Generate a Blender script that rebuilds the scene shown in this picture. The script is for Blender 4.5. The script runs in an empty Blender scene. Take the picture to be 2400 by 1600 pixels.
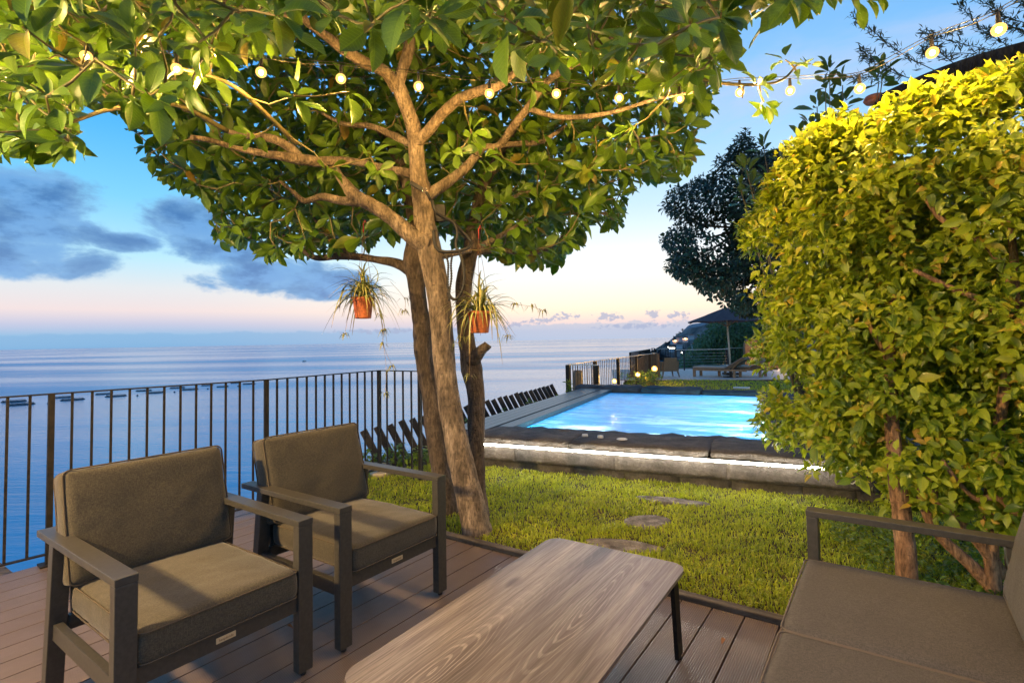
import bpy, bmesh, math, random
import numpy as np
from mathutils import Vector, Matrix, noise as mnoise

rnd = random.Random(7)
rng = np.random.default_rng(11)
SC = bpy.context.scene
COL = SC.collection
rad = math.radians

# ------------------------------------------------------------------ camera
EYE = 1.38
F_PX = 1250.0
PC_Y = 742.0
cam_data = bpy.data.cameras.new('camera')
cam = bpy.data.objects.new('camera', cam_data)
COL.objects.link(cam)
CAM_R = Matrix.Rotation(rad(92.5), 3, 'X') @ Matrix.Rotation(rad(-1.03), 3, 'Z')
cam.matrix_world = Matrix.Translation((0, 0, EYE)) @ CAM_R.to_4x4()
cam_data.sensor_width = 36
cam_data.lens = F_PX / 2400 * 36
cam_data.shift_y = -58.0 / 2400
cam_data.clip_start = 0.05
cam_data.clip_end = 200000
SC.camera = cam
R_np = np.array(CAM_R)

def ray(px, py):
    return Vector(R_np @ np.array([px - 1200, PC_Y - py, -F_PX]))
def at_z(px, py, z):
    d = ray(px, py); t = (z - EYE) / d.z
    return Vector((d.x * t, d.y * t, z))
def at_d(px, py, Y):
    d = ray(px, py); t = Y / d.y
    return Vector((d.x * t, Y, EYE + d.z * t))
def project(P):
    P = np.asarray(P, float) - np.array([0, 0, EYE])
    v = P @ R_np
    return 1200 + F_PX * v[..., 0] / -v[..., 2], PC_Y - F_PX * v[..., 1] / -v[..., 2]
def in_poly(x, y, poly):
    x = np.asarray(x); y = np.asarray(y)
    ins = np.zeros(x.shape, bool)
    n = len(poly)
    for i in range(n):
        x1, y1 = poly[i]; x2, y2 = poly[(i + 1) % n]
        if y1 == y2: continue
        c = ((y1 > y) != (y2 > y)) & (x < (x2 - x1) * (y - y1) / (y2 - y1) + x1)
        ins ^= c
    return ins

# ------------------------------------------------------------------ render settings
SC.view_settings.view_transform = 'Standard'
SC.view_settings.look = 'None'
SC.view_settings.exposure = 0.28
SC.view_settings.gamma = 1
SC.view_settings.use_curve_mapping = False
SC.render.engine = 'CYCLES'
SC.cycles.max_bounces = 8
SC.cycles.transparent_max_bounces = 16
SC.cycles.sample_clamp_indirect = 4.0
SC.cycles.use_denoising = True

def lin(r, g, b):
    f = lambda c: c / 255 / 12.92 if c <= 10 else ((c / 255 + 0.055) / 1.055) ** 2.4
    return (f(r), f(g), f(b), 1)

# ------------------------------------------------------------------ node helper
class NT:
    def __init__(s, tree):
        s.t = tree; s.n = tree.nodes; s.l = tree.links
    def put(s, sock, v):
        if v is None: return
        if isinstance(v, bpy.types.NodeSocket): s.l.new(v, sock)
        else: sock.default_value = v
    def node(s, typ, ins=None, **kw):
        n = s.n.new(typ)
        for k, v in kw.items(): setattr(n, k, v)
        for k, v in (ins or {}).items(): s.put(n.inputs[k], v)
        return n
    def m(s, op, a, b=None, c=None, clamp=False):
        n = s.n.new('ShaderNodeMath'); n.operation = op; n.use_clamp = clamp
        s.put(n.inputs[0], a); s.put(n.inputs[1], b); s.put(n.inputs[2], c)
        return n.outputs[0]
    def maprange(s, v, a, b, c=0.0, d=1.0, smooth=True):
        n = s.n.new('ShaderNodeMapRange')
        if smooth: n.interpolation_type = 'SMOOTHSTEP'
        for i, x in enumerate((v, a, b, c, d)): s.put(n.inputs[i], x)
        return n.outputs[0]
    def ramp(s, v, stops, interp='LINEAR'):
        n = s.n.new('ShaderNodeValToRGB'); e = n.color_ramp.elements
        n.color_ramp.interpolation = interp
        while len(e) < len(stops): e.new(0.5)
        for i, (p, c) in enumerate(stops):
            e[i].position = p; e[i].color = c if len(c) == 4 else (*c, 1)
        s.put(n.inputs[0], v)
        return n.outputs[0]
    def mix(s, f, a, b, mode='MIX'):
        n = s.n.new('ShaderNodeMix'); n.data_type = 'RGBA'; n.blend_type = mode
        s.put(n.inputs[0], f); s.put(n.inputs[6], a); s.put(n.inputs[7], b)
        return n.outputs[2]
    def noise(s, vec, scale, detail=4, rough=0.55, dist=0.0):
        n = s.node('ShaderNodeTexNoise', {'Scale': scale, 'Detail': detail, 'Roughness': rough, 'Distortion': dist})
        if vec is not None: s.l.new(vec, n.inputs['Vector'])
        return n.outputs['Fac']
    def vscale(s, vec, sc, rot=(0, 0, 0), loc=(0, 0, 0)):
        n = s.node('ShaderNodeMapping')
        s.l.new(vec, n.inputs[0]); n.inputs['Scale'].default_value = sc
        n.inputs['Rotation'].default_value = rot; n.inputs['Location'].default_value = loc
        return n.outputs[0]

# ------------------------------------------------------------------ world: dusk sky
world = bpy.data.worlds.new('World')
SC.world = world
world.use_nodes = True
wt = NT(world.node_tree)
wt.n.clear()
tc = wt.node('ShaderNodeTexCoord')
nrm = wt.node('ShaderNodeVectorMath', operation='NORMALIZE'); wt.l.new(tc.outputs['Generated'], nrm.inputs[0])
sep = wt.node('ShaderNodeSeparateXYZ'); wt.l.new(nrm.outputs[0], sep.inputs[0])
DEG = 180 / math.pi
el = wt.m('MULTIPLY', wt.m('ARCSINE', sep.outputs[2]), DEG)
azm = wt.m('MULTIPLY', wt.m('ARCTAN2', sep.outputs[0], sep.outputs[1]), DEG)
ef = wt.m('POWER', wt.m('DIVIDE', wt.m('MAXIMUM', el, 0.0), 90.0, clamp=True), 0.5)
def er(stops): return [(math.sqrt(e / 90), lin(*c)) for e, c in stops]
left = wt.ramp(ef, er([(0, (110, 162, 204)), (1.0, (138, 178, 212)), (2.0, (186, 190, 212)), (3.2, (226, 210, 210)),
                       (5.2, (214, 218, 222)), (8, (176, 220, 238)), (13, (124, 200, 240)), (19, (84, 176, 238)),
                       (28, (66, 154, 226)), (45, (50, 130, 208)), (90, (36, 96, 176))]))
right = wt.ramp(ef, er([(0, (176, 188, 216)), (0.9, (196, 192, 212)), (1.8, (234, 210, 204)), (3.0, (255, 232, 206)),
                        (5.5, (255, 246, 228)), (9, (240, 246, 250)), (14, (196, 226, 248)), (21, (150, 202, 244)),
                        (32, (110, 170, 230)), (50, (60, 124, 204)), (90, (34, 86, 168))]))
gl = wt.maprange(wt.m('ABSOLUTE', wt.m('SUBTRACT', azm, 16.0)), 8.0, 52.0, 1.0, 0.0)
base = wt.mix(gl, left, right)
# cloud field in azimuth / elevation degrees
cv = wt.node('ShaderNodeCombineXYZ'); wt.l.new(azm, cv.inputs[0]); wt.l.new(el, cv.inputs[1])
n1 = wt.noise(wt.vscale(cv.outputs[0], (0.16, 0.30, 1)), 1.0, 9, 0.60, 0.25)
n2 = wt.noise(wt.vscale(cv.outputs[0], (0.20, 0.42, 1), loc=(3, 7, 0)), 1.0, 7, 0.6)
def px_ae(px, py):
    d = ray(px, py).normalized()
    return math.degrees(math.atan2(d.x, d.y)), math.degrees(math.asin(d.z))
def blob(px, py, rx, ry, w=1.0):
    a0, e0 = px_ae(px, py)
    ra, re = rx / 1250 * DEG * math.cos(rad(a0)), ry / 1250 * DEG * math.cos(rad(a0)) ** 1
    u = wt.m('POWER', wt.m('DIVIDE', wt.m('SUBTRACT', azm, a0), ra), 2.0)
    v = wt.m('POWER', wt.m('DIVIDE', wt.m('SUBTRACT', el, e0), re), 2.0)
    return wt.m('SUBTRACT', w, wt.m('ADD', u, v))
dens = None
for b in [(-90, 430, 270, 62), (-60, 520, 300, 60), (20, 600, 230, 52), (90, 480, 120, 50), (430, 520, 95, 62), (300, 568, 90, 26), (520, 585, 130, 44),
          (660, 650, 170, 48), (780, 665, 90, 40), (-500, 400, 160, 130)]:
    d = blob(*b); dens = d if dens is None else wt.m('MAXIMUM', dens, d)
dens = wt.m('ADD', wt.m('MAXIMUM', dens, -2.0), wt.m('MULTIPLY', wt.m('SUBTRACT', n1, 0.46), 3.6))
dfull = dens
dens = wt.maprange(dens, -0.1, 0.6)
cc = wt.mix(wt.maprange(n2, 0.42, 0.60), lin(24, 92, 158), lin(92, 150, 208))
cc = wt.mix(wt.maprange(el, 4.0, 20.0), wt.mix(0.35, cc, lin(140, 170, 212)), cc)
cc = wt.mix(wt.maprange(dfull, 0.1, 1.3, 0.65, 0.0), cc, lin(132, 178, 218))
sky = wt.mix(wt.m('MULTIPLY', dens, 0.93), base, cc)
# low bank of small cumulus over the sea
bank_top = wt.m('ADD', wt.m('SUBTRACT', 0.7, wt.m('MULTIPLY', gl, 0.95)), wt.m('MULTIPLY', wt.noise(wt.vscale(cv.outputs[0], (0.42, 0.6, 1), loc=(9, 1, 0)), 1.0, 6, 0.62), wt.m('ADD', 1.0, wt.m('MULTIPLY', gl, 2.2))))
bank_top = wt.m('ADD', bank_top, wt.m('MULTIPLY', gl, 0.35))
bk = wt.maprange(wt.m('SUBTRACT', bank_top, el), 0.0, 0.22)
sky = wt.mix(wt.m('MULTIPLY', bk, 0.6), sky, wt.mix(gl, lin(130, 170, 208), lin(172, 186, 206)))
cu_ = None
for b in [(1260, 752, 60, 12, .7), (1320, 742, 46, 13, .8), (1430, 742, 42, 14, .9), (1530, 736, 22, 16, 1.0), (1590, 738, 34, 12, .9), (1210, 760, 60, 9, .7), (1490, 764, 120, 10, .8), (1080, 772, 140, 10, .7), (900, 776, 150, 9, .7)]:
    d = blob(*b); cu_ = d if cu_ is None else wt.m('MAXIMUM', cu_, d)
n3 = wt.noise(wt.vscale(cv.outputs[0], (1.5, 2.2, 1), loc=(1, 5, 0)), 1.0, 7, 0.62)
cu_ = wt.maprange(wt.m('ADD', wt.m('MAXIMUM', cu_, -3.0), wt.m('MULTIPLY', wt.m('SUBTRACT', n3, 0.55), 5.0)), 0.0, 0.6)
sky = wt.mix(wt.m('MULTIPLY', cu_, 0.75), sky, lin(158, 168, 196))
# high thin cloud to the right and beyond the frame
hi = wt.noise(wt.vscale(cv.outputs[0], (0.035, 0.09, 1), loc=(2.2, 4, 0)), 1.0, 6, 0.6, 0.4)
hi = wt.m('MULTIPLY', wt.maprange(hi, 0.42, 0.66), wt.maprange(wt.m('ADD', azm, wt.m('MULTIPLY', el, 0.1)), 8.0, 24.0))
hi = wt.m('MULTIPLY', hi, wt.maprange(el, 9.0, 20.0))
sky = wt.mix(wt.m('MULTIPLY', hi, 0.55), sky, lin(190, 200, 226))
bg = wt.node('ShaderNodeBackground', {'Strength': 1.0}); wt.l.new(sky, bg.inputs[0])
wo = wt.node('ShaderNodeOutputWorld'); wt.l.new(bg.outputs[0], wo.inputs[0])

# ------------------------------------------------------------------ materials
MATS = {}
def mat(name, build=None, **kw):
    if name in MATS: return MATS[name]
    m = bpy.data.materials.new(name); m.use_nodes = True
    t = NT(m.node_tree)
    bs = t.n['Principled BSDF']
    for k, v in kw.items():
        k = k.replace('_', ' ')
        bs.inputs[k].default_value = v if not (isinstance(v, tuple) and len(v) == 3) else (*v, 1)
    if build: build(t, bs)
    MATS[name] = m
    return m
def obj_co(t): return t.node('ShaderNodeTexCoord').outputs['Object']
def bump(t, bs, h, strength=0.3, dist=0.01):
    b = t.node('ShaderNodeBump', {'Strength': strength, 'Distance': dist}); t.l.new(h, b.inputs['Height'])
    t.l.new(b.outputs[0], bs.inputs['Normal']); return b
def noisy(c1, c2, scale, stretch=(1, 1, 1), bstr=0.2, bdist=0.004, fine=None, mid=(0.35, 0.65)):
    def f(t, bs):
        v = t.vscale(obj_co(t), stretch)
        n = t.noise(v, scale, 6, 0.6)
        c = t.mix(t.maprange(n, mid[0], mid[1]), (*c1, 1), (*c2, 1))
        h = n
        if fine:
            n2 = t.noise(v, fine, 3, 0.6)
            c = t.mix(0.35, c, t.ramp(n2, [(0.3, (0, 0, 0)), (0.7, (1, 1, 1))]), 'OVERLAY')
            h = t.m('ADD', n, t.m('MULTIPLY', n2, 0.6))
        t.l.new(c, bs.inputs['Base Color'])
        bump(t, bs, h, bstr, bdist)
    return f

def leaf_mat(name, dark, light, old, gloss=0.35, trans=0.35, vein=0.35):
    m = bpy.data.materials.new(name); m.use_nodes = True
    t = NT(m.node_tree); t.n.clear()
    at = t.node('ShaderNodeAttribute', attribute_name='lv')
    oi = t.node('ShaderNodeObjectInfo')
    lv = t.m('FRACT', t.m('ADD', at.outputs['Fac'], t.m('MULTIPLY', oi.outputs['Random'], 0.97)))
    uv = t.node('ShaderNodeUVMap').outputs[0]
    s = t.node('ShaderNodeSeparateXYZ'); t.l.new(uv, s.inputs[0])
    yy = t.m('ABSOLUTE', t.m('SUBTRACT', s.outputs[1], 0.5))
    midrib = t.maprange(yy, 0.0, 0.045, 1.0, 0.0)
    side = t.m('SINE', t.m('MULTIPLY', t.m('SUBTRACT', s.outputs[0], t.m('MULTIPLY', yy, 0.55)), 62.0))
    side = t.m('MULTIPLY', t.maprange(side, 0.72, 1.0), 0.6)
    vn = t.m('MAXIMUM', midrib, side)
    c = t.ramp(lv, [(0.0, dark), (0.55, light), (0.93, light), (1.0, old)])
    nn = t.noise(t.node('ShaderNodeTexCoord').outputs['Object'], 30.0, 3)
    c = t.mix(t.maprange(nn, 0.3, 0.8, 0.0, 0.35), c, (*dark, 1))
    spot = t.m('MULTIPLY', t.maprange(nn, 0.66, 0.72), t.maprange(lv, 0.8, 0.95))
    c = t.mix(spot, c, (0.22, 0.09, 0.02, 1))
    cveins = t.mix(t.m('MULTIPLY', vn, vein), c, (light[0] * 1.9, light[1] * 1.7, light[2] * 1.6, 1))
    b = t.node('ShaderNodeBump', {'Strength': 0.35, 'Distance': 0.002}); t.l.new(vn, b.inputs['Height'])
    p = t.node('ShaderNodeBsdfPrincipled', {'Roughness': gloss, 'Base Color': cveins, 'Normal': b.outputs[0]})
    p.inputs['Specular IOR Level'].default_value = 0.45
    tr = t.node('ShaderNodeBsdfTranslucent')
    t.l.new(t.mix(0.5, cveins, (light[0] * 2.2, light[1] * 2.4, light[2] * 0.8, 1)), tr.inputs[0])
    mx = t.node('ShaderNodeMixShader', {0: trans}); t.l.new(p.outputs[0], mx.inputs[1]); t.l.new(tr.outputs[0], mx.inputs[2])
    o = t.node('ShaderNodeOutputMaterial'); t.l.new(mx.outputs[0], o.inputs[0])
    MATS[name] = m
    return m

def emis(name, col, s):
    def f(t, bs):
        bs.inputs['Base Color'].default_value = (0.8, 0.8, 0.8, 1)
        bs.inputs['Emission Color'].default_value = (*col, 1); bs.inputs['Emission Strength'].default_value = s
    return mat(name, f)

def bark_build(c1, c2, c3):
    def f(t, bs):
        co = obj_co(t)
        v = t.vscale(co, (14, 14, 5))
        n = t.noise(v, 1.0, 6, 0.6, 0.3)
        fine = t.noise(t.vscale(co, (75, 75, 18)), 1.0, 4, 0.65)
        c = t.ramp(n, [(0.3, c1), (0.5, c2), (0.72, c3)])
        rings = t.noise(t.vscale(co, (7, 7, 48)), 1.0, 3, 0.6)
        spots = t.maprange(t.noise(t.vscale(co, (26, 26, 60), loc=(4, 0, 0)), 1.0, 2, 0.5), 0.66, 0.74)
        c = t.mix(t.m('MULTIPLY', spots, 0.7), c, (c1[0] * 0.35, c1[1] * 0.3, c1[2] * 0.3, 1))
        c = t.mix(t.maprange(rings, 0.6, 0.75, 0, 0.35), c, (*c1, 1))
        c = t.mix(0.75, c, t.ramp(fine, [(0.32, (0.08, 0.08, 0.08)), (0.68, (0.95, 0.95, 0.95))]), 'OVERLAY')
        t.l.new(c, bs.inputs['Base Color'])
        h = t.m('ADD', t.m('ADD', n, t.m('MULTIPLY', fine, 0.7)), t.m('MULTIPLY', rings, 0.5))
        bump(t, bs, t.m('SUBTRACT', h, t.m('MULTIPLY', spots, 0.5)), 0.9, 0.016)
    return f
M_bark = mat('bark', bark_build((0.055, 0.040, 0.027), (0.145, 0.108, 0.074), (0.27, 0.21, 0.155)), Roughness=0.85)
M_bark2 = mat('bark_dark', bark_build((0.030, 0.022, 0.016), (0.066, 0.048, 0.035), (0.12, 0.092, 0.070)), Roughness=0.88)
M_twig = mat('green_twig', noisy((0.09, 0.085, 0.025), (0.17, 0.13, 0.05), 20), Roughness=0.6)
M_leafA = leaf_mat('broad_leaf', (0.014, 0.043, 0.007), (0.092, 0.168, 0.013), (0.28, 0.15, 0.03), 0.36, 0.24)
M_leafH = leaf_mat('hedge_leaf', (0.035, 0.090, 0.008), (0.31, 0.37, 0.022), (0.50, 0.27, 0.04), 0.33, 0.34, 0.25)
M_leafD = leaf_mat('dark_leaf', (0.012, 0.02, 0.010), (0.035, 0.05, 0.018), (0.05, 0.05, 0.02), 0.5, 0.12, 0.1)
M_leafB = leaf_mat('oval_leaf', (0.03, 0.06, 0.016), (0.07, 0.12, 0.03), (0.1, 0.13, 0.03), 0.4, 0.25, 0.3)
M_grass = leaf_mat('grass_blade', (0.07, 0.12, 0.010), (0.40, 0.43, 0.03), (0.30, 0.19, 0.06), 0.5, 0.42, 0.0)
M_shrub = leaf_mat('shrub_leaf', (0.06, 0.12, 0.015), (0.20, 0.28, 0.03), (0.30, 0.22, 0.03), 0.4, 0.3, 0.2)
M_reed = leaf_mat('bamboo_leaf', (0.035, 0.04, 0.02), (0.08, 0.085, 0.035), (0.14, 0.1, 0.05), 0.5, 0.15, 0.0)
M_spider = None
def spider_build(t, bs):
    uv = t.node('ShaderNodeUVMap').outputs[0]
    s = t.node('ShaderNodeSeparateXYZ'); t.l.new(uv, s.inputs[0])
    yy = t.m('ABSOLUTE', t.m('SUBTRACT', s.outputs[1], 0.5))
    c = t.mix(t.maprange(yy, 0.15, 0.3), (0.45, 0.42, 0.16, 1), (0.10, 0.15, 0.03, 1))
    c = t.mix(t.maprange(s.outputs[0], 0.75, 1.0, 0, 0.7), c, (0.28, 0.15, 0.04, 1))
    t.l.new(c, bs.inputs['Base Color'])
M_spider = mat('striped_blade', spider_build, Roughness=0.4)

def wood_top(t, bs):
    co = obj_co(t)
    big = t.noise(t.vscale(co, (0.8, 6.0, 1)), 1.0, 4, 0.55, 0.0)
    ringv = t.node('ShaderNodeVectorMath', operation='ADD')
    dd = t.noise(t.vscale(co, (1.0, 3.0, 1), loc=(3, 2, 0)), 1.4, 2, 0.5)
    warp = t.m('MULTIPLY', dd, 3.4)
    s = t.node('ShaderNodeSeparateXYZ'); t.l.new(co, s.inputs[0])
    g = t.m('SINE', t.m('ADD', t.m('MULTIPLY', s.outputs[1], 60.0), t.m('MULTIPLY', warp, 6.0)))
    def rings(x0, y0, asp, fr, seed):
        nn_ = t.noise(t.vscale(co, (1.6, 5, 1), loc=(seed, seed, 0)), 1.0, 3, 0.5)
        a_ = t.m('POWER', t.m('MULTIPLY', t.m('SUBTRACT', s.outputs[0], x0), asp), 2.0)
        b_ = t.m('POWER', t.m('ADD', t.m('SUBTRACT', s.outputs[1], y0), t.m('MULTIPLY', t.m('SUBTRACT', nn_, 0.5), 0.10)), 2.0)
        d_ = t.m('SQRT', t.m('ADD', a_, b_))
        return t.m('SINE', t.m('MULTIPLY', d_, fr)), d_
    r1, d1_ = rings(-0.48, 0.12, 0.16, 560.0, 1.0)
    r2, d2_ = rings(0.15, -0.13, 0.13, 520.0, 7.0)
    near1 = t.m('LESS_THAN', d1_, d2_)
    rg = t.m('ADD', t.m('MULTIPLY', near1, r1), t.m('MULTIPLY', t.m('SUBTRACT', 1.0, near1), r2))
    heart = t.maprange(t.m('MINIMUM', d1_, d2_), 0.0, 0.11, 1.0, 0.0)
    grain = t.noise(t.vscale(co, (5, 210, 1)), 1.0, 4, 0.7)
    mid_ = t.noise(t.vscale(co, (2.2, 95, 1)), 1.0, 4, 0.7)
    pore = t.noise(t.vscale(co, (16, 420, 1)), 1.0, 2, 0.6)
    c = t.ramp(big, [(0.34, (0.075, 0.066, 0.064)), (0.46, (0.165, 0.145, 0.138)), (0.56, (0.25, 0.222, 0.208)), (0.70, (0.32, 0.288, 0.27))])
    c = t.mix(t.maprange(g, 0.55, 1.0, 0, 0.20), c, (0.44, 0.38, 0.32, 1))
    c = t.mix(t.m('MULTIPLY', heart, 0.35), c, (0.09, 0.075, 0.07, 1))
    c = t.mix(t.m('MULTIPLY', t.maprange(rg, 0.3, 1.0), t.m('ADD', 0.10, t.m('MULTIPLY', heart, 0.45))), c, (0.46, 0.41, 0.37, 1))
    c = t.mix(t.maprange(grain, 0.35, 0.65, 0.4, 0.0), c, (0.10, 0.075, 0.065, 1))
    c = t.mix(t.maprange(mid_, 0.38, 0.6, 0.5, 0.0), c, (0.085, 0.07, 0.064, 1))
    c = t.mix(t.maprange(pore, 0.6, 0.75, 0, 0.5), c, (0.09, 0.07, 0.06, 1))
    knot = t.maprange(t.noise(t.vscale(co, (3.2, 8, 1), loc=(5, 5, 0)), 1.0, 1, 0.4), 0.70, 0.78)
    c = t.mix(t.m('MULTIPLY', knot, 0.7), c, (0.07, 0.055, 0.05, 1))
    t.l.new(c, bs.inputs['Base Color'])
    bump(t, bs, t.m('ADD', grain, t.m('MULTIPLY', g, 0.15)), 0.25, 0.0015)
M_table = mat('oak_laminate', wood_top, Roughness=0.27)
def deck_build(t, bs):
    co = obj_co(t)
    s = t.node('ShaderNodeSeparateXYZ'); t.l.new(co, s.inputs[0])
    rib = t.m('SINE', t.m('MULTIPLY', s.outputs[1], 2 * math.pi / 0.0093))
    oi = t.node('ShaderNodeObjectInfo')
    n = t.noise(t.vscale(co, (3, 14, 1)), 1.0, 5, 0.6)
    c = t.mix(n, (0.10, 0.074, 0.062, 1), (0.20, 0.152, 0.128, 1))
    c = t.mix(t.m('MULTIPLY', oi.outputs['Random'], 0.35), c, (0.10, 0.07, 0.058, 1))
    c = t.mix(t.maprange(rib, -1.0, -0.2, 0.55, 0.0), c, (0.035, 0.025, 0.02, 1))
    st = t.noise(t.vscale(t.node('ShaderNodeNewGeometry').outputs['Position'], (1.3, 1.3, 1)), 1.0, 5, 0.65)
    c = t.mix(t.maprange(st, 0.5, 0.75, 0.0, 0.3), c, (0.30, 0.25, 0.21, 1))
    t.l.new(c, bs.inputs['Base Color'])
    t.l.new(t.maprange(st, 0.3, 0.7, 0.32, 0.55), bs.inputs['Roughness'])
    bump(t, bs, t.m('ADD', rib, t.m('MULTIPLY', n, 0.4)), 0.55, 0.0016)
M_deck = mat('deck_plank', deck_build)
def fabric_build(c1, c2):
    def f(t, bs):
        co = obj_co(t)
        a = t.noise(t.vscale(co, (320, 90, 320)), 1.0, 3, 0.7)
        b = t.noise(t.vscale(co, (90, 320, 90)), 1.0, 3, 0.7)
        big = t.noise(co, 5.0, 3, 0.6)
        mx = t.m('MAXIMUM', a, b)
        c = t.mix(t.maprange(mx, 0.42, 0.68), (*c1, 1), (*c2, 1))
        c = t.mix(t.maprange(big, 0.3, 0.7, 0, 0.25), c, (*c1, 1))
        t.l.new(c, bs.inputs['Base Color'])
        wr = t.noise(t.vscale(co, (1, 1, 1)), 9.0, 2, 0.5)
        bump(t, bs, t.m('ADD', mx, t.m('MULTIPLY', wr, 3.0)), 0.45, 0.0025)
    return f
M_fab = mat('olive_brown_fabric', fabric_build((0.028, 0.024, 0.016), (0.075, 0.064, 0.042)), Roughness=0.92)
M_fab.node_tree.nodes['Principled BSDF'].inputs['Sheen Weight'].default_value = 0.15
M_fab2 = mat('grey_taupe_fabric', fabric_build((0.045, 0.043, 0.043), (0.090, 0.085, 0.083)), Roughness=0.92)
M_pipe = mat('piping', Base_Color=(0.06, 0.047, 0.032), Roughness=0.9)
M_frame = mat('taupe_metal', noisy((0.042, 0.040, 0.036), (0.056, 0.053, 0.047), 60, bstr=0.06, bdist=0.0006), Roughness=0.42, Metallic=0.15)
M_black = mat('black_metal', noisy((0.008, 0.008, 0.008), (0.020, 0.017, 0.014), 40, bstr=0.15, bdist=0.001), Roughness=0.6, Metallic=0.0)
M_black.node_tree.nodes['Principled BSDF'].inputs['Specular IOR Level'].default_value = 0.2
M_plate = mat('brushed_tag', Base_Color=(0.62, 0.52, 0.34), Roughness=0.35, Metallic=0.4)
M_foot = mat('rubber', Base_Color=(0.015, 0.015, 0.015), Roughness=0.7)
def stone_build(c1, c2, c3, sc=6.0):
    def f(t, bs):
        co = t.node('ShaderNodeNewGeometry').outputs['Position']
        n = t.noise(co, sc, 8, 0.65, 0.2)
        n2 = t.noise(co, sc * 9, 4, 0.7)
        v = t.node('ShaderNodeTexVoronoi', {'Scale': sc * 1.8}, feature='DISTANCE_TO_EDGE')
        dv = t.node('ShaderNodeVectorMath', operation='ADD')
        nz = t.node('ShaderNodeTexNoise', {'Scale': sc, 'Detail': 4}); t.l.new(co, nz.inputs[0])
        t.l.new(co, dv.inputs[0]); t.l.new(nz.outputs['Color'], dv.inputs[1]); t.l.new(dv.outputs[0], v.inputs['Vector'])
        cr = t.maprange(v.outputs[0], 0.0, 0.02, 1.0, 0.0)
        c = t.ramp(n, [(0.28, c1), (0.5, c2), (0.74, c3)])
        c = t.mix(0.45, c, t.ramp(n2, [(0.25, (0.12, 0.12, 0.12)), (0.75, (0.9, 0.9, 0.9))]), 'OVERLAY')
        c = t.mix(t.m('MULTIPLY', cr, 0.35), c, (*[x * 0.4 for x in c1], 1))
        t.l.new(c, bs.inputs['Base Color'])
        bump(t, bs, t.m('SUBTRACT', t.m('ADD', n, t.m('MULTIPLY', n2, 0.35)), t.m('MULTIPLY', cr, 0.1)), 0.8, 0.03)
    return f
M_stone = mat('basalt', stone_build((0.042, 0.035, 0.029), (0.09, 0.077, 0.065), (0.165, 0.143, 0.12)), Roughness=0.85)
M_stoneD = mat('dark_basalt', stone_build((0.02, 0.021, 0.024), (0.05, 0.05, 0.052), (0.09, 0.085, 0.08)), Roughness=0.8)
M_step = mat('stepping_basalt', stone_build((0.06, 0.055, 0.052), (0.17, 0.155, 0.145), (0.36, 0.33, 0.31), 14), Roughness=0.85)
M_paver = mat('sandstone_slab', stone_build((0.30, 0.24, 0.17), (0.40, 0.34, 0.25), (0.48, 0.42, 0.33), 5), Roughness=0.8)
M_soil = mat('soil', noisy((0.035, 0.025, 0.014), (0.085, 0.07, 0.03), 9, bstr=0.6, bdist=0.02, fine=80), Roughness=1)
M_timber = mat('weathered_timber', noisy((0.045, 0.035, 0.026), (0.12, 0.10, 0.075), 4, stretch=(1, 8, 8), bstr=0.4, fine=40), Roughness=0.8)
M_slat = mat('stained_slat', noisy((0.035, 0.038, 0.042), (0.07, 0.075, 0.08), 5, stretch=(1, 14, 14), bstr=0.3, fine=60), Roughness=0.35)
M_dkwood = mat('black_timber', noisy((0.012, 0.010, 0.009), (0.04, 0.032, 0.028), 6, stretch=(8, 8, 1), bstr=0.3, fine=60), Roughness=0.6)
M_terra = mat('terracotta', noisy((0.36, 0.085, 0.025), (0.46, 0.13, 0.04), 6, bstr=0.1, fine=40), Roughness=0.6)
M_terrD = mat('pale_decking', noisy((0.50, 0.39, 0.31), (0.66, 0.53, 0.43), 3, bstr=0.1), Roughness=0.6)
M_wicker = mat('wicker', noisy((0.10, 0.075, 0.04), (0.20, 0.155, 0.09), 60, bstr=0.5, bdist=0.01), Roughness=0.7)
M_tan = mat('tan_cushion', Base_Color=(0.36, 0.30, 0.23), Roughness=0.9)
M_teak = mat('teak', noisy((0.16, 0.10, 0.05), (0.30, 0.20, 0.11), 10, stretch=(8, 8, 1)), Roughness=0.6)
M_canvas = mat('slate_canvas', Base_Color=(0.17, 0.12, 0.12), Roughness=0.9)
M_cord = mat('black_cord', Base_Color=(0.008, 0.008, 0.009), Roughness=0.6)
M_wire = mat('hanger_wire', Base_Color=(0.10, 0.045, 0.025), Roughness=0.5)
M_red = mat('red_plastic', Base_Color=(0.32, 0.03, 0.02), Roughness=0.45)
M_ring = mat('steel_ring', Base_Color=(0.7, 0.6, 0.45), Metallic=0.9, Roughness=0.25)
M_cable = mat('clear_cable', Base_Color=(0.10, 0.085, 0.05), Roughness=0.4)
M_socket = mat('socket', Base_Color=(0.015, 0.013, 0.01), Roughness=0.7)
def glass_glow(name, col, strength, trans):
    def f(t, bs):
        e = t.node('ShaderNodeEmission', {'Color': (*col, 1), 'Strength': strength})
        tr = t.node('ShaderNodeBsdfTransparent', {'Color': (1.0, 0.86, 0.6, 1)})
        mx = t.node('ShaderNodeMixShader', {0: trans}); t.l.new(e.outputs[0], mx.inputs[1]); t.l.new(tr.outputs[0], mx.inputs[2])
        t.l.new(mx.outputs[0], t.n['Material Output'].inputs[0])
    return mat(name, f)
M_bulb = glass_glow('bulb_glass', (1.0, 0.52, 0.12), 2.8, 0.5)
def lamp(name, loc, power, col, radius, parent=None, typ='POINT'):
    ld = bpy.data.lights.new(name, typ); ld.energy = power; ld.color = col
    ld.shadow_soft_size = radius
    o = bpy.data.objects.new(name, ld); COL.objects.link(o); o.parent = parent; o.location = loc; return o
M_led = emis('led_glow', (1.0, 0.93, 0.82), 62.0)
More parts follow.
